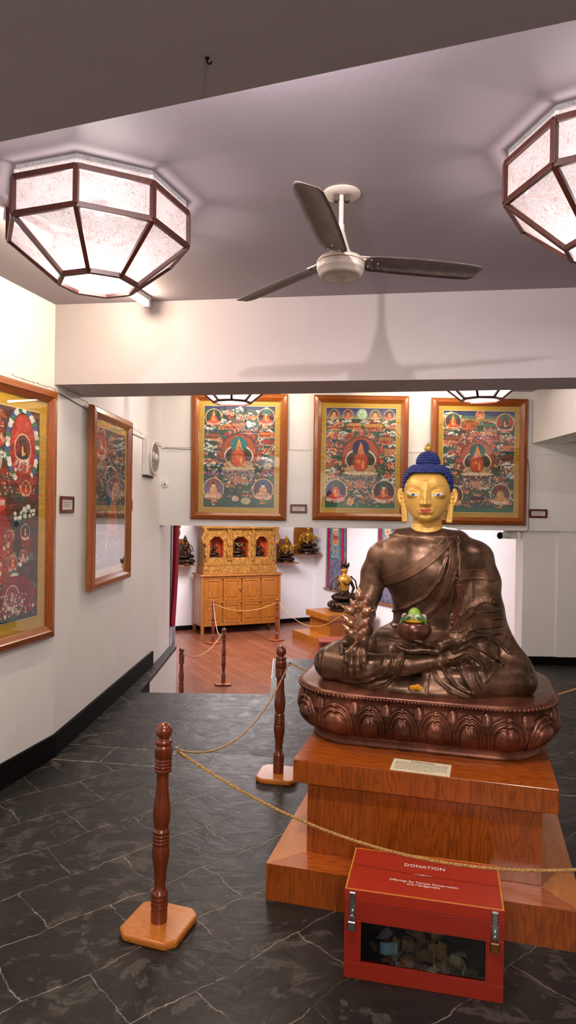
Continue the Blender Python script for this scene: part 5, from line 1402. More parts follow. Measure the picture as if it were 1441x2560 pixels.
# body -------------------------------------------------------
def build_body():
    S=SDF((-.56,-.42,.20),(.54,.36,1.00),.0042)
    # torso
    S.ell((0,.07,.40),(.25,.17,.13),.03)
    S.cap((0,.05,.40),(0,.04,.60),.150,.142,.04,flat=.80)
    S.cap((0,.04,.58),(0,.03,.76),.142,.190,.05,flat=.66)
    S.ell((0,.025,.79),(.235,.120,.155),.06)
    S.ell((0,-.02,.755),(.165,.088,.115),.06)
    S.cap((-.200,.04,.828),(.212,.04,.832),.072,.077,.06)
    S.cap((-.115,.035,.895),(.125,.035,.895),.056,.060,.06)
    S.cap((0,.03,.86),(0,.02,.915),.095,.070,.04)
    S.ell((0,.015,.922),(.14,.098,.030),.05)
    # viewer-left arm
    S.chain([(-.213,.035,.812),(-.246,.035,.74),(-.266,.02,.645),(-.280,-.01,.588),(-.270,-.10,.562),(-.240,-.262,.512)],[.074,.064,.055,.049,.045,.032],.022)
    # viewer-right arm with sleeve, cloth bridging to the torso
    S.chain([(.225,.045,.818),(.262,.04,.72),(.272,.03,.60),(.272,-.02,.555)],[.082,.070,.072,.076],.04)
    S.chain([(.14,.055,.80),(.18,.06,.66),(.20,.05,.50)],[.10,.10,.11],.04)
    S.chain([(.27,-.03,.545),(.20,-.15,.512),(.150,-.225,.490)],[.078,.066,.052],.02)
    S.chain([(.16,-.215,.490),(.07,-.265,.468)],[.034,.025],.004)
    # legs
    S.chain([(-.12,.06,.37),(-.38,-.09,.345)],[.125,.080],.04)
    S.chain([(-.38,-.10,.345),(-.425,-.13,.335)],[.082,.076],.03)
    S.chain([(.12,.06,.37),(.365,-.07,.340)],[.125,.088],.04)
    S.chain([(.365,-.08,.335),(.412,-.12,.315)],[.088,.078],.03)
    S.chain([(-.41,-.165,.335),(-.25,-.225,.343),(-.06,-.245,.375),(.08,-.235,.405)],[.076,.062,.046,.036],.022)
    S.chain([(.08,-.235,.408),(.155,-.205,.425),(.21,-.17,.43)],[.036,.044,.03],.015)
    S.chain([(.405,-.145,.318),(.24,-.215,.318),(.05,-.225,.31)],[.074,.066,.05],.03)
    S.chain([(.1,-.10,.395),(-.2,-.06,.40)],[.085,.075],.05)
    # sleeve cloth falling to the knee
    S.chain([(.275,.0,.56),(.318,-.03,.46),(.395,-.07,.365)],[.068,.066,.066],.05)
    S.chain([(.20,-.10,.50),(.26,-.15,.44),(.27,-.185,.385)],[.05,.06,.042],.025)
    S.chain([(.13,-.19,.455),(.20,-.20,.43),(.27,-.20,.37)],[.02,.035,.03],.02)
    # cloth spread in front
    S.ell((0,-.14,.262),(.37,.15,.048),.03); S.ell((.01,-.20,.265),(.27,.088,.040),.03)
    # folds : ridges and steps in front view
    R=S.ridges
    R([(-.165,.560),(-.08,.595),(.01,.650),(.075,.74),(.105,.84)],.008,.009,asym=True)
    R([(-.150,.500),(-.04,.525),(.05,.60),(.095,.68)],.008,.009,asym=True)
    R([(-.15,.47),(-.06,.475),(.02,.50)],.005,.006,asym=True)
    R([(.138,.93),(.146,.84),(.145,.76),(.137,.66),(.12,.58)],-.007,.0045)
    R([(.155,.56),(.165,.68),(.160,.76)],.004,.006); R([(.205,.60),(.21,.68),(.207,.74)],.003,.006)
    for k in range(4): R([(.155+.01*k,.555-.02*k),(.22,.60-.03*k),(.34,.605-.032*k)],.009,.008,.2,asym=True)
    R([(.13,.53),(.21,.545),(.31,.485),(.37,.43)],.009,.008,.2,asym=True)
    R([(.14,.44),(.20,.475),(.28,.44),(.345,.395)],.009,.008,.2,asym=True)
    R([(.13,.415),(.19,.445),(.25,.40),(.27,.345)],.009,.007,.2,asym=True)
    R([(.275,.335),(.31,.38),(.355,.40)],.008,.006,.2,asym=True)
    R([(.08,.385),(.11,.345),(.155,.30),(.22,.275)],.008,.008,asym=True); R([(.04,.375),(.07,.325),(.125,.28),(.20,.255)],.007,.008,asym=True)
    R([(.13,.405),(.17,.36),(.20,.30)],.006,.008,asym=True)
    R([(-.072,.435),(-.080,.39),(-.10,.33),(-.15,.285),(-.22,.262)],.010,.008,asym=True)
    R([(-.115,.43),(-.125,.37),(-.165,.325),(-.235,.295)],.006,.008,asym=True); R([(-.15,.42),(-.16,.37),(-.21,.33),(-.27,.31)],.005,.008)
    R([(-.20,.30),(-.28,.275),(-.36,.272)],.005,.006)
    R([(-.03,.35),(-.035,.30),(-.045,.27)],-.005,.004); R([(.035,.35),(.03,.30),(.03,.27)],-.004,.004)
    R([(-.30,.445),(-.2,.462),(-.1,.455),(-.02,.44)],.006,.006)
    R([(-.455,.42),(-.452,.34),(-.445,.25)],-.006,.0035); R([(.452,.40),(.455,.33),(.45,.24)],-.006,.0035)
    R([(.165,.40),(.195,.34),(.225,.28)],.007,.005); R([(.215,.405),(.24,.345),(.265,.285)],.007,.005)
    R([(-.205,.80),(-.21,.75),(-.205,.69)],-.006,.006)
    return S
SB=build_body()
V,F=SB.mesh(); V=relax(V,F,2)
body=mesh_np('body',V,F,M_['bronze'],st)
# front height field of the body for bands laid on it
def front_y(x,z,S=SB):
    i=int(round((x-S.lo[0])/S.h));k=int(round((z-S.lo[2])/S.h))
    fx=(x-S.lo[0])/S.h-math.floor((x-S.lo[0])/S.h)
    i=max(0,min(S.n[0]-1,i));k=max(0,min(S.n[2]-1,k))
    col=S.d[i,:,k]; w_=np.argmax(col<0)
    if not (col<0).any(): return None
    if w_==0: return S.lo[1]
    a,b=col[w_-1],col[w_]; return float(S.lo[1]+S.h*(w_-1+a/(a-b)))
def spline(pts,n):
    P=[Vector((p[0],p[1],0)) for p in pts]; P=[P[0]*2-P[1]]+P+[P[-1]*2-P[-2]]; out=[]
    m=len(P)-3
    for i in range(n+1):
        t=i/n*m; k=min(int(t),m-1); t-=k; a,b,c,d=P[k:k+4]
        v=.5*((2*b)+(-a+c)*t+(2*a-5*b+4*c-d)*t*t+(-a+3*b-3*c+d)*t**3); out.append((v.x,v.y))
    return out
def band(path,width,name='robe_band',lift=.0035,mat=None,n=70,label=None,edge=True):
    c=spline(path,n); m=8; ys=np.full((n+1,m+1),np.nan); XZ=[]
    for i in range(n+1):
        a=c[max(i-1,0)];b=c[min(i+1,n)]; tx,tz=b[0]-a[0],b[1]-a[1]; l=math.hypot(tx,tz); nx_,nz_=-tz/l,tx/l
        w_=width(i/n) if callable(width) else width
        row=[]
        for j in range(m+1):
            o=(j/m-.5)*w_; x=c[i][0]+nx_*o; z=c[i][1]+nz_*o
            y=front_y(x,z); row.append((x,z)); 
            if y is not None: ys[i,j]=y
        XZ.append(row)
    # fill and smooth
    for i in range(n+1):
        for j in range(m+1):
            if np.isnan(ys[i,j]): ys[i,j]=np.nanmean(ys[max(0,i-2):i+3])
    for _ in range(3):
        q=np.pad(ys,1,'edge'); ys=(q[:-2,1:-1]+q[2:,1:-1]+q[1:-1,:-2]+q[1:-1,2:]+2*ys)/6
    vs=[];fs=[]
    for i in range(n+1):
        for j in range(m+1):
            x,z=XZ[i][j]; e=lift+(.0025 if edge and j in (0,m) else 0) ; vs.append((x,ys[i,j]-e,z))
    for i in range(n):
        for j in range(m):
            a=i*(m+1)+j; fs.append((a,a+m+1,a+m+2,a+1))
    mb=MB(); mb.add(vs,fs,0,True); o=mb.build(name,mat or M_['engr'],st,solid=.004)
    if label: o['label']=label
    return o
band([(-.200,.712),(-.12,.740),(-.03,.790),(.05,.855),(.110,.925)],.046)
band([(.113,.938),(.130,.87),(.124,.79),(.102,.71),(.062,.635),(.012,.575),(-.015,.555)],lambda t:.046-.014*t)
band([(.150,.757),(.20,.762),(.25,.763),(.312,.755)],.046)
band([(.195,.595),(.225,.640),(.27,.658),(.325,.648)],.036)
band([(.165,.500),(.185,.545),(.235,.565),(.30,.555)],.038)
band([(.175,.395),(.195,.36),(.220,.315),(.245,.275)],.036)
band([(.152,.715),(.158,.66),(.150,.60),(.128,.545)],.026,lift=.002,mat=M_['lotus'],label='narrow reddish engraved strip')
# studs
for x,z in ((.140,.745),(.139,.770),(.118,.555),(.06,.40),(.115,.405),(.30,.41)):
    y=front_y(x,z); mb=MB(); mb.ball((x,y-.005,z),.004,8,6); mb.build('stud',M_['steel'],st)
# hands ------------------------------------------------------
def hand_left():
    S=SDF((-.375,-.425,.285),(-.20,-.235,.53),.0022)
    S.cap((-.266,-.255,.50),(-.262,-.285,.482),.030,.029,.01)
    S.box((-.284,-.318,.432),(.043,.017,.044),.015,.022,rot=(.30,0.08,0)); S.ell((-.264,-.330,.445),(.020,.014,.032),.012); S.ell((-.308,-.326,.447),(.018,.015,.028),.012)
    S.cap((-.262,-.285,.482),(-.275,-.305,.455),.028,.028,.02)
    kn=[(-.322,-.338,.402),(-.300,-.343,.397),(-.276,-.343,.397),(-.254,-.338,.402)]
    ln=[.068,.078,.074,.060]
    for i,(K,l) in enumerate(zip(kn,ln)):
        sx=(-.06,-.02,.02,.06)[i]
        a=Vector(K); b=a+Vector((sx*.5,-.22,-1)).normalized()*l*.45; c=b+Vector((sx*.2,.05,-1)).normalized()*l*.30; d=c+Vector((0,.25,-1)).normalized()*l*.25
        base=Vector((-.282+(K[0]+.288)*.45,-.325,.43))
        S.chain([tuple(base),K,tuple(b),tuple(c),tuple(d)],[.011,.0112,.0100,.0090,.0070],.005)
    # thumb from the side of the palm near its base
    S.chain([(-.298,-.305,.468),(-.326,-.325,.448),(-.338,-.348,.425),(-.336,-.360,.402)],[.014,.0125,.0108,.008],.008)
    return S
S=hand_left(); V,F=S.mesh(); V=relax(V,F,2); h_=mesh_np('hand',V,F,M_['bronze'],st); h_['label']='open hand hanging down over the shin, palm outward'; h_.location=(.055,.034,-.030); h_.scale=(1.14,1.12,1.14)
def hand_right():
    S=SDF((-.15,-.37,.40),(.17,-.16,.56),.0022)
    S.cap((.15,-.225,.492),(.085,-.262,.470),.034,.026,.01)
    S.box((.03,-.272,.456),(.052,.040,.0135),.012,.02,rot=(.12,.10,.1))
    S.cap((.09,-.26,.470),(.05,-.27,.460),.026,.024,.02)
    ys=[-.308,-.288,-.266,-.244]; ln=[.082,.094,.090,.074]
    for i,(y,l) in enumerate(zip(ys,ln)):
        K=Vector((-.018,y,.448)); b=K+Vector((-1,-.12+.06*i,.02)).normalized()*l*.45; c=b+Vector((-1,-.02,.25)).normalized()*l*.3; d=c+Vector((-1,0,.45)).normalized()*l*.25
        S.chain([(.03,y*.7-.083,.455),tuple(K),tuple(b),tuple(c),tuple(d)],[.011,.0112,.0100,.0090,.0070],.005)
    S.chain([(.062,-.292,.470),(.035,-.322,.482),(.005,-.338,.492),(-.018,-.340,.498)],[.014,.0125,.0108,.008],.008)
    return S
S=hand_right(); V,F=S.mesh(); V=relax(V,F,2); h_=mesh_np('hand',V,F,M_['bronze'],st); h_['label']='palm-up hand in the lap under the bowl'
# head -------------------------------------------------------
def build_head():
    S=SDF((-.165,-.20,.93),(.165,.19,1.32),.0026)
    S.ell((0,.025,1.158),(.105,.128,.094),.02)
    S.ell((0,-.020,1.140),(.0995,.107,.106),.04)
    S.ell((0,-.024,1.075),(.0865,.095,.074),.045)
    S.ell((0,-.062,1.030),(.052,.045,.031),.035)
    S.ell((0,-.092,1.020),(.024,.020,.017),.03)              # chin
    # sockets, crisp below the brow
    for sg in (-1,1):
        S.ell((sg*.054,-.136,1.138),(.040,.026,.017),.007,'sub',rot=(0,sg*.20,sg*.42))
        S.ell((sg*.054,-.093,1.124),(.036,.031,.0215),.009,rot=(0,0,sg*.45))      # domed lid
    for sg in (-1,1): S.ell((sg*.0285,-.145,1.126),(.0135,.022,.024),.006,'sub',rot=(0,-sg*.25,0))
    # nose : flat-sided wedge growing out of the brows
    S.chain([(0,-.116,1.170),(0,-.124,1.140),(0,-.128,1.110),(0,-.126,1.084)],[.012,.0115,.0145,.0225],.014)
    S.chain([(0,-.126,1.160),(0,-.1345,1.138),(0,-.1465,1.105),(0,-.158,1.080)],[.006,.0048,.0046,.0056],.007)
    S.ell((0,-.146,1.080),(.0150,.0185,.0080),.008)
    for sg in (-1,1): S.ell((sg*.0180,-.131,1.0795),(.0085,.014,.0085),.007)
    S.box((0,-.150,1.0620),(.035,.040,.0085),.002,.004,'sub',rot=(-.18,0,0))
    S.ell((0,-.112,1.062),(.030,.016,.014),.018)
    S.cap((0,-.137,1.067),(0,-.1325,1.058),.0028,.0028,.005,'sub')
    # lips bulk
    S.ell((0,-.114,1.046),(.034,.014,.015),.012)
    for sg in (-1,1):
        S.cap((sg*.006,-.1300,1.0525),(sg*.026,-.1170,1.0545),.0046,.0014,.004)
    S.cap((-.013,-.1250,1.0415),(.013,-.1250,1.0415),.0066,.0066,.006)
    S.cap((-.014,-.116,1.0285),(.014,-.116,1.0285),.003,.003,.012,'sub')
    # neck
    S.cap((0,.02,1.06),(0,.02,1.0),.064,.064,.008)
    S.cap((0,.02,1.0),(0,.015,.945),.0645,.084,.012)
    for z in (.992,.972): 
        S.ell((0,.018,z),(.0,.0,.0),.001) if False else None
    # ears
    for sg in (-1,1):
        S.cap((sg*.095,.008,1.135),(sg*.110,.004,1.125),.014,.012,.010)
        S.ell((sg*.1185,-.002,1.112),(.0235,.0125,.0425),.004,rot=(0,sg*.10,sg*.30))
        S.ell((sg*.1195,-.015,1.114),(.0165,.0085,.0335),.0025,'sub',rot=(0,sg*.10,sg*.30))
        S.ell((sg*.1140,-.0075,1.128),(.0075,.0075,.0095),.003)
        S.ell((sg*.1170,-.0075,1.110),(.0080,.0075,.0110),.003)
        S.ell((sg*.1125,-.0070,1.092),(.0080,.0070,.0090),.003)
        S.box((sg*.1040,-.004,1.036),(.0150,.0080,.0450),.007,.006,rot=(0,sg*.07,0))
        S.box((sg*.1040,-.0135,1.034),(.0060,.0030,.028),.002,.001,'sub',rot=(0,sg*.07,0))
        S.box((sg*.1040,-.0100,1.034),(.0022,.0030,.026),.001,.001,rot=(0,sg*.07,0))
    # neck creases
    for z,r in ((.986,.0672),(.974,.0700)):
        zz=S.ax[2]; sl,P=S.sub((-.1,-.1,z-.006),(.1,.12,z+.006)); f=-.0022*np.exp(-((P[2]-z)/.0016)**2); bd=np.abs(S.d[sl])<.02
        S.d[sl]-=np.where(bd,f,0).astype(np.float32)
    return S
SH=build_head(); V,F=SH.mesh(); V=relax(V,F,3)
head=mesh_np('head',V,F,M_['gold'],st); head['label']='gold-painted head with half-closed eyes'
def patch(fn_in,x0,x1,z0,z1,nx,nz,name,mat,lift=.0006,parent=head,label=None):
    """lay a coloured film on the front of the head; fn_in gives (t0,t1) z-limits at x"""
    vs=[];fs=[]
    for i in range(nx+1):
        x=x0+(x1-x0)*i/nx; a,b=fn_in(x)
        for j in range(nz+1):
            z=a+(b-a)*j/nz
            fx=(x-SH.lo[0])/SH.h; fz=(z-SH.lo[2])/SH.h; ix,iz=int(fx),int(fz); fx-=ix; fz-=iz
            col=(SH.d[ix,:,iz]*(1-fx)*(1-fz)+SH.d[ix+1,:,iz]*fx*(1-fz)+SH.d[ix,:,iz+1]*(1-fx)*fz+SH.d[ix+1,:,iz+1]*fx*fz)
            w_=int(np.argmax(col<0)); A,B=col[w_-1],col[w_]; y=SH.lo[1]+SH.h*(w_-1+A/(A-B))
            vs.append((x,float(y)-lift,z))
    for i in range(nx):
        for j in range(nz): a=i*(nz+1)+j; fs.append((a,a+nz+1,a+nz+2,a+1))
    mb=MB(); mb.add(vs,fs,0,True); o=mb.build(name,mat,parent)
    if label: o['label']=label
    return o
M_['eyewhite']=plain('eye_white_paint','e4e6ea',.35); M_['iris']=plain('blue_iris_paint','4a7ab8',.3); M_['lipred']=plain('red_lip_paint','b04436',.4,var=.05); M_['browline']=plain('dark_brow_line','5a3a1c',.5); M_['pupil']=plain('dark_pupil_paint','16202c',.3)
for sg in (-1,1):
    def lid(x,sg=sg):
        u_=max(0,min(1,(abs(x)-.026)/.057))
        up=1.1205+.0110*u_**1.2-.0012*math.sin(u_*PI); lo=up-.0094*math.sin(u_*PI)**.85
        return (min(lo,up-.0002),up)
    xa_,xb_=(.026*sg,.083*sg)
    patch(lid,xa_,xb_,0,0,30,6,'eye',M_['eyewhite'],.0008)
    def iris(x,c=.056,r=.0072):
        a,b=lid(x); q=max(0,1-((abs(x)-c)/r)**2)**.5; zc=b-.0035; return (max(a+.0004,zc-r*q),min(b,zc+r*q)) if q>0 else (b-.0001,b)
    patch(iris,.0489*sg,.0631*sg,0,0,14,5,'iris',M_['iris'],.0013)
    patch(lambda x:(lambda q:(lid(x)[1]-.0012-.0036*q,lid(x)[1]-.0002))(max(0,1-((abs(x)-.056)/.0030)**2)**.5),.0531*sg,.0589*sg,0,0,8,3,'pupil',M_['pupil'],.0017)
    patch(lambda x:(lid(x)[1]-.0003,lid(x)[1]+.0008),.024*sg,.085*sg,0,0,24,1,'upper_lid_line',M_['iris'],.0016)
    def brow(x):
        z=1.1640-.0235*math.exp(-(abs(x)-.022)/.016)-.0015*((abs(x)-.06)/.025 if abs(x)>.06 else 0)**2; w_=.0009*math.sin(max(0,min(1,(abs(x)-.024)/.06))*PI)**.5; return (z-w_*.5,z+w_*.7+.0001)
    patch(brow,.024*sg,.084*sg,0,0,30,1,'eyebrow',M_['browline'],.0006)
def mline(x):
    q=abs(x)/.0300; return 1.0478+.0078*q**1.7-.0016*math.exp(-(x/.004)**2)
def ulip(x):
    q=abs(x)/.0300; t_=(1.0560-.0030*math.exp(-(x/.0045)**2)+.0006*math.sin(min(1,q)*PI))*(1-q**3)+mline(x)*q**3; return (mline(x),max(t_,mline(x)+.0001))
def llip(x):
    q=min(1,abs(x)/.0265); return (min(mline(x)-.0001,mline(x)-.0118*(1-q**3.2)),mline(x)-.0001)
patch(ulip,-.030,.030,0,0,30,5,'upper_lip',M_['lipred'],.0006); patch(llip,-.0265,.0265,0,0,30,5,'lower_lip',M_['lipred'],.0006)
# hair -------------------------------------------------------
def hairline(phi):   # phi azimuth from the front in degrees
    a=abs(phi)
    if a<42: return 1.223
    if a<70: return 1.223-.075*((a-42)/28)**1.4
    if a<85: return 1.148-.03*(a-70)/15
    return max(1.02,1.118-.09*(a-85)/30)
hc=Vector((0,.010,1.165)); hr=(.1125,.1400,.103); EX=2.7
mb=MB()
def hp(phi,th,o=0.):
    # super-ellipsoid: flat-topped cap, th polar from the top
    st_,ct_=math.sin(th),math.cos(th)
    k=(abs(st_)**EX+abs(ct_)**EX)**(-1/EX)
    return Vector((hc.x+(hr[0]+o)*k*st_*math.sin(phi),hc.y-(hr[1]+o)*k*st_*math.cos(phi),hc.z+(hr[2]+o)*k*ct_))
NP_=96;NT=26
def th_at(phi,z):
    lo_,hi_=0.,2.9
    for _ in range(30):
        m_=(lo_+hi_)/2
        if hp(phi,m_).z>z: lo_=m_
        else: hi_=m_
    return lo_
vs=[];fs=[]
for k in range(NP_):
    phi=2*PI*k/NP_; dg=math.degrees(phi); dg=dg-360 if dg>180 else dg
    thm=th_at(phi,hairline(dg))
    for j in range(NT+1): vs.append(tuple(hp(phi,thm*j/NT,-.0015)))
for k in range(NP_):
    k2=(k+1)%NP_
    for j in range(NT): fs.append((k*(NT+1)+j,k*(NT+1)+j+1,k2*(NT+1)+j+1,k2*(NT+1)+j))
mb.add(vs,fs,0,True)
def curl(P,r,c=hc):
    n_=(P-c).normalized(); mb.ball(tuple(P),r,9,6); mb.ball(tuple(P+n_*r*.50),r*.50,7,4)
SPC=.0128; zrow=hc.z+hr[2]-.012; row=0
while zrow>1.03:
    th=th_at(0,zrow); thS=th_at(PI/2,zrow)
    R_=(abs(hp(0,th).y-hc.y)+abs(hp(PI/2,thS).x))/2; n=max(6,int(2*PI*R_/SPC))
    for k in range(n):
        phi=2*PI*(k+.5*(row%2))/n; dg=math.degrees(phi); dg=dg-360 if dg>180 else dg
        P=hp(phi,th_at(phi,zrow),-.0005)
        if P.z>hairline(dg)+.003: curl(P,.0070)
    # rows get closer where the cap flattens
    d_=hp(0,th+.09); slope=abs(hp(0,th).z-d_.z)/max(1e-5,(hp(0,th)-d_).length)
    zrow-=SPC*.92*max(.28,slope); row+=1
for k in range(0,NP_,2):
    phi=2*PI*(k)/NP_; dg=math.degrees(phi); dg=dg-360 if dg>180 else dg
    if abs(dg)<120: curl(hp(phi,th_at(phi,hairline(dg)+.003),0.),.0066)
uc=Vector((0,.015,1.272)); UR=(.052,.052,.050)
mb.ball(tuple(uc),UR,28,14)
for i in range(6):
    t_=.05+i*.245; zz=uc.z+(UR[2]+.0)*math.sin(t_); R_=(UR[0]-.0005)*math.cos(t_)**.85; n=max(4,int(2*PI*R_/SPC))
    for k in range(n):
        a=2*PI*(k+.5*(i%2))/n; curl(Vector((uc.x+R_*math.cos(a),uc.y+R_*math.sin(a),zz)),.0070,uc)
hair=mb.build('hair',M_['hairblue'],st); hair['label']='blue hair of small round curls with a topknot'
mb=MB(); mb.lathe([(.0,-.002),(.010,.0),(.016,.006),(.019,.013),(.0185,.021),(.015,.028),(.0095,.034),(.005,.039),(.002,.043),(0,.045)],c=(0,.015,1.325),seg=24); mb.build('finial',M_['golddk'],st)

# ---------------------------------------------------------------- lotus throne
HX,HY,YC,CR=.505,.345,.085,.20
def outline(s,off):
    """s in [0,1) clockwise around the rounded rectangle, returns point and outward normal; starts front centre going +x"""
    a,b,r=HX,HY,CR
    segs=[('l',a-r),('c',r*PI/2),('l',2*(b-r)),('c',r*PI/2),('l',2*(a-r)),('c',r*PI/2),('l',2*(b-r)),('c',r*PI/2),('l',a-r)]
    tot=sum(x[1] for x in segs); d=(s%1.)*tot
    P=Vector((0,-b));ang=0.
    for t,l in segs:
        if d<=l or (t,l)==segs[-1] and d<=l+1e-6:
            if t=='l':
                p_=P+Vector((math.cos(ang),math.sin(ang)))*d; n=Vector((math.sin(ang),-math.cos(ang)))
            else:
                c=P+Vector((-math.sin(ang),math.cos(ang)))*r; a2=ang+d/r; n=Vector((math.sin(a2),-math.cos(a2))); p_=c+n*r
            p_=p_+n*off; return (p_.x,p_.y+YC,n.x,n.y)
        d-=l
        if t=='l': P=P+Vector((math.cos(ang),math.sin(ang)))*l
        else:
            c=P+Vector((-math.sin(ang),math.cos(ang)))*r; ang+=PI/2; P=c+Vector((math.sin(ang),-math.cos(ang)))*r
    p_=P+Vector((0,-1))*off; return (P.x,P.y-off+YC,0,-1)
PER=2*(2*(HX-CR)+2*(HY-CR))+2*PI*CR
ly=st  # the throne is a part of the statue
prof=[(-.16,.0),(.0,.0),(.004,.006),(.0,.012),(-.004,.045),(.012,.052),(.030,.066),(.050,.09),(.062,.118),(.066,.145),(.062,.172),(.056,.198),(.054,.214),(.060,.222),(.070,.226),(.073,.236),(.069,.246),(.052,.25),(.03,.255),(-.02,.262),(-.12,.268),(-.24,.270)]
mb=MB(); NS=180
vs=[];fs=[]
for i in range(NS):
    for o_,z in prof:
        o2=max(o_,-.2); x,y,nx_,ny_=outline(i/NS,o2 if o_>-.2 else -.2)
        if o_<-.2: x,y=x*.3,(y-YC)*.3+YC
        vs.append((x,y,z))
n=len(prof)
for i in range(NS):
    i2=(i+1)%NS
    for j in range(n-1): fs.append((i*n+j,i2*n+j,i2*n+j+1,i*n+j+1))
mb.add(vs,fs,0,True); mb.add([vs[i*n+n-1] for i in range(NS)],[tuple(range(NS))]); mb.add([vs[i*n] for i in range(NS)],[tuple(range(NS))[::-1]])
throne=mb.build('lotus_throne',M_['lotus'],st); throne['label']='red-brown lotus base with a ring of petals and beads'
# beads along the rim
mb=MB(); nb_=int(PER*1.13/.0165)
for k in range(nb_):
    x,y,nx_,ny_=outline(k/nb_,.0745); mb.ball((x,y,.2335),(.0078,.0078,.0085),8,6)
mb.build('bead_row',M_['lotus'],throne)
def prof_at(z):
    for (o0,z0),(o1,z1) in zip(prof[4:],prof[5:]):
        if z0<=z<=z1: return o0+(o1-o0)*(z-z0)/max(1e-6,z1-z0)
    return .06
NPET=22
def petal(sc,w,z0,z1,kind):
    NA,NB=44,36; vs=[];fs=[]; H_=z1-z0; zc=z0+H_*.36; hh=z1-zc
    g=lambda r,c,k: math.exp(-((r-c)/k)**2)
    for j in range(NB+1):
        b=j/NB; z=z0+H_*(1-(1-b)**1.6)
        hw=w*(.90+.10*min(1,(z-z0)/(zc-z0))) if z<zc else w*math.sqrt(max(0,1-((z-zc)/hh)**2))
        hw=max(hw,.0006)
        for i in range(NA+1):
            x_=(i/NA*2-1)*hw
            notch=.075*math.exp(-(x_/(.10*w))**2) if z>zc else 0
            r=math.sqrt((x_/w)**2+(max(0,z-zc)/hh)**2)
            rn=r+notch*(1 if kind==0 else 0)
            if kind==0:
                h_=.012
                h_+=.008*g(rn,.90,.055)-.004*g(rn,.80,.04)+.009*g(rn,.68,.065)-.006*g(rn,.565,.03)
                if rn<.56: h_+=.022*(1-(rn/.56)**2)**.6*(.55+.45*min(1,(z-z0)/(H_*.35)))
                h_*=min(1,max(0,(1-r)/.045))**.5 if r<1 else 0
            else:
                h_=.004+.014*max(0,1-r*r)**.5
            s=(sc*PER+x_)/PER
            x,y,nx_,ny_=outline(s,prof_at(z)+h_-.002)
            vs.append((x,y,z))
    for j in range(NB):
        for i in range(NA): q=j*(NA+1)+i; fs.append((q,q+1,q+NA+2,q+NA+1))
    mb=MB(); mb.add(vs,fs,0,True); return mb.build('petal',M_['lotus'],throne)
pw=PER/NPET
for k in range(NPET):
    petal((k+.5)/NPET,pw*.50,.048,.204,0)
for k in range(NPET):
    petal(k/NPET,pw*.17,.165,.216,1)

# ---------------------------------------------------------------- bowl, branch, marigold
def SW3(x,y,z): a,b=L2W(x,y); return (a,b,z+.549)
bowl=thing('offering_bowl','dark bronze bowl of painted fruit resting on the lap hand of the statue','bowl',SW3(-.030,-.262,.478),RZ)
mb=MB(); mb.lathe([(.0,.0),(.028,.0),(.030,.004),(.046,.010),(.062,.024),(.072,.044),(.0745,.056),(.073,.066),(.067,.078),(.062,.086),(.060,.088),(.057,.086),(.055,.080),(0,.078)],seg=48); mb.build('bowl_body',M_['lotus'],bowl)
mb=MB(); mb.lathe([(.050,.088),(.056,.094),(.058,.098),(.050,.100),(.0,.100)],seg=40); mb.build('golden_rim',plain('gold_yellow_paint','c8941e',.4,metal=.3),bowl)
PG=plain('pale_green_paint','8ab040',.4,var=.12); PGd=plain('leaf_green_paint','2c6a2c',.4,var=.1); PK=plain('pale_pink_paint','c8a0a8',.45,var=.08); PW=plain('pale_white_green_paint','b8c8a8',.45)
mb=MB(); mb.lathe([(.0,.095),(.024,.098),(.029,.110),(.028,.124),(.022,.138),(.010,.148),(0,.150)],seg=24); mb.build('fruit',PG,bowl)
for k,(x,m) in enumerate(((-.040,PK),(-.014,PK),(.014,PW),(.040,PK))):
    mb=MB(); mb.ball((x,-.026+.012*abs(k-1.5)/1.5,.110),(.014,.010,.016),12,8); mb.build('fruit',m,bowl)
for sg in (-1,0,1):
    for q in (0,1):
        mb=MB()
        def fn(u_,v_,sg=sg,q=q):
            x=sg*.040+(v_**1.3)*(.020*sg) ; w_=.011*math.sin(u_*PI)
            return (sg*.026+(u_*.034+.0)*(sg if sg else (1 if q else -1))+0, -.038-.022*u_+(v_-.5)*.004, .124-.040*u_**1.4+ (v_-.5)*2*w_)
        if sg==0: continue
        if q==1: continue
        mb.grid(12,6,fn); mb.build('leaf',PGd,bowl,solid=.003)
for x,t_ in ((-.030,-.5),(.030,.5)):
    mb=MB(); mb.grid(12,6,lambda u_,v_,x=x,t_=t_:(x*.35+u_*x*1.0,-.030-.022*u_,.112-.016*u_**1.5+(v_-.5)*.014*math.sin(u_*PI))); mb.build('leaf',PGd,bowl,solid=.003)
br=thing('fruiting_branch','polished copper branch with leaves and fruit held in the hanging hand','branch',SW3(-.303,-.378,.437),RZ)
# local origin at lower stem end
def bl(pts,r): 
    mb=MB(); mb.tube(pts,r,8); return mb
sp_=[(.0,.0,.0),(.022,-.004,.020),(.040,-.002,.055),(.040,.003,.11),(.046,.004,.17),(.050,.004,.23)]
bl(sp_,[.0035,.005,.0045,.004,.0035,.003]).build('stem',M_['copperleaf'],br)
def leaf(base,tip,w,bend,name='leaf'):
    B=Vector(base);T=Vector(tip);d=T-B;l=d.length;d.normalize();s_=d.cross(Vector((0,1,0))).normalized()
    mb=MB()
    def fn(u_,v_):
        ww=w*math.sin(min(1,u_*1.02)*PI)**.8*(1-.25*u_); a=(v_-.5)*2
        P=B+d*l*u_+s_*ww*a+Vector((0,-1,0))*(bend*math.sin(u_*PI)-.006*abs(a)*math.sin(u_*PI)+.0025*math.sin(u_*22)*abs(a))
        return tuple(P)
    mb.grid(20,7,fn); return mb.build(name,M_['copperleaf'],br,solid=.0022)
leaf((.038,-.002,.058),(-.020,-.014,.125),.017,.010); leaf((.040,-.002,.06),(.092,-.014,.118),.018,.010)
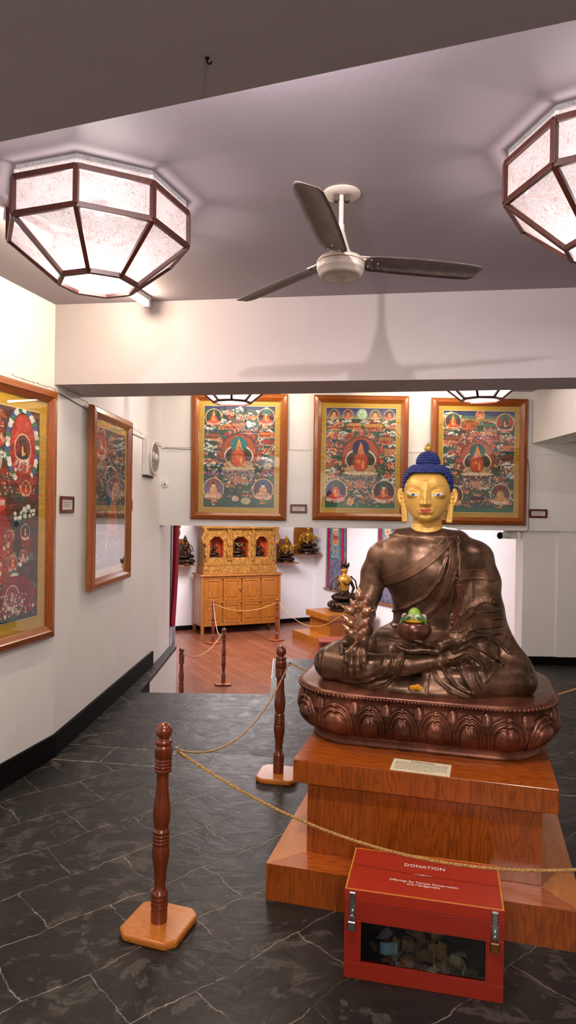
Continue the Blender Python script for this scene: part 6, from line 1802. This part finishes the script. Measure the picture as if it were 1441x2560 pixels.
leaf((.040,0,.10),(-.026,-.012,.165),.017,.012); leaf((.041,0,.095),(.098,-.014,.160),.018,.012)
leaf((.045,.003,.17),(.010,-.006,.235),.015,.008); leaf((.047,.003,.17),(.088,-.008,.245),.016,.010)
leaf((.0,.0,.0),(.050,-.004,.055),.007,.004); leaf((.045,.0,.15),(-.034,.0,.205),.010,.01)
leaf((.045,.0,.15),(.115,.0,.19),.009,.01)
def bud(c,r,h_,tilt):
    mb=MB(); Mq=Matrix.Translation(c)@Euler(tilt,'XYZ').to_matrix().to_4x4()
    mb.lathe([(0,-h_*.5),(r*.5,-h_*.45),(r*.95,-h_*.2),(r,0),(r*.85,h_*.25),(r*.5,h_*.42),(r*.2,h_*.52),(r*.28,h_*.62),(0,h_*.6)],seg=18,M=Mq)
    for k in range(5):
        a=2*PI*k/5; mb.tube([Mq@Vector((r*.3*math.cos(a),r*.3*math.sin(a),-h_*.5)),Mq@Vector((r*1.03*math.cos(a),r*1.03*math.sin(a),-h_*.05)),Mq@Vector((r*.35*math.cos(a),r*.35*math.sin(a),h_*.5))],.0022,5)
    return mb.build('fruit',M_['copperleaf'],br)
bud((.050,-.002,.248),.021,.052,(0,0,0)); bud((.012,-.010,.182),.020,.046,(.3,-.9,0)); bud((.082,-.010,.182),.020,.046,(.3,.9,0))
mg=thing('marigold','small yellow marigold flower lying on the front of the throne','flower',SW3(-.012,-.345,.290),RZ)
OR=plain('marigold_yellow','d8960e',.6,var=.2,sc=200); 
for dx,dz_,r in ((-.012,.012,.012),(.006,.016,.013),(.018,.010,.010)):
    mb=MB()
    for k in range(26):
        a=k*2.399; q=r*math.sqrt((k+.5)/26); mb.ball((dx+q*math.cos(a),-.002-.4*(r-q)+.0,dz_+q*math.sin(a)*.8),(.0042,.0032,.0036),6,4)
    mb.build('blossom',OR,mg)
mb=MB(); mb.ball((.004,.0,.002),(.010,.005,.006),8,6); mb.ball((-.008,.002,.003),(.008,.004,.005),8,6); mb.build('calyx',plain('dull_green_calyx','4a4a1c',.7),mg)
# ---------------------------------------------------------------- lighting
point('ceiling_bulb',(-.135,1.46,2.762),50,(1,.92,.90),.018)
area('lower_room_light',(-.6,11.6,2.05),135,(1,.94,.96),1.6,1.6)
area('lower_room_light',(1.6,10.2,2.05),36,(1,.93,.93),1.2,1.2)
area('lower_room_light',(-1.2,8.9,2.05),14,(1,.93,.93),.8,.8)
point('room_fill',(.27,-1.0,2.20),100,(1,.90,.80),.12)  # unseen fill lamp added behind the camera to brighten the room, no fixture
SC.cycles.use_denoising=True
SC.cycles.max_bounces=7; SC.cycles.diffuse_bounces=4; SC.cycles.glossy_bounces=3; SC.cycles.transmission_bounces=3; SC.cycles.transparent_max_bounces=10
SC.cycles.sample_clamp_indirect=4.; SC.cycles.caustics_reflective=False; SC.cycles.caustics_refractive=False
SC.view_settings.exposure=.66
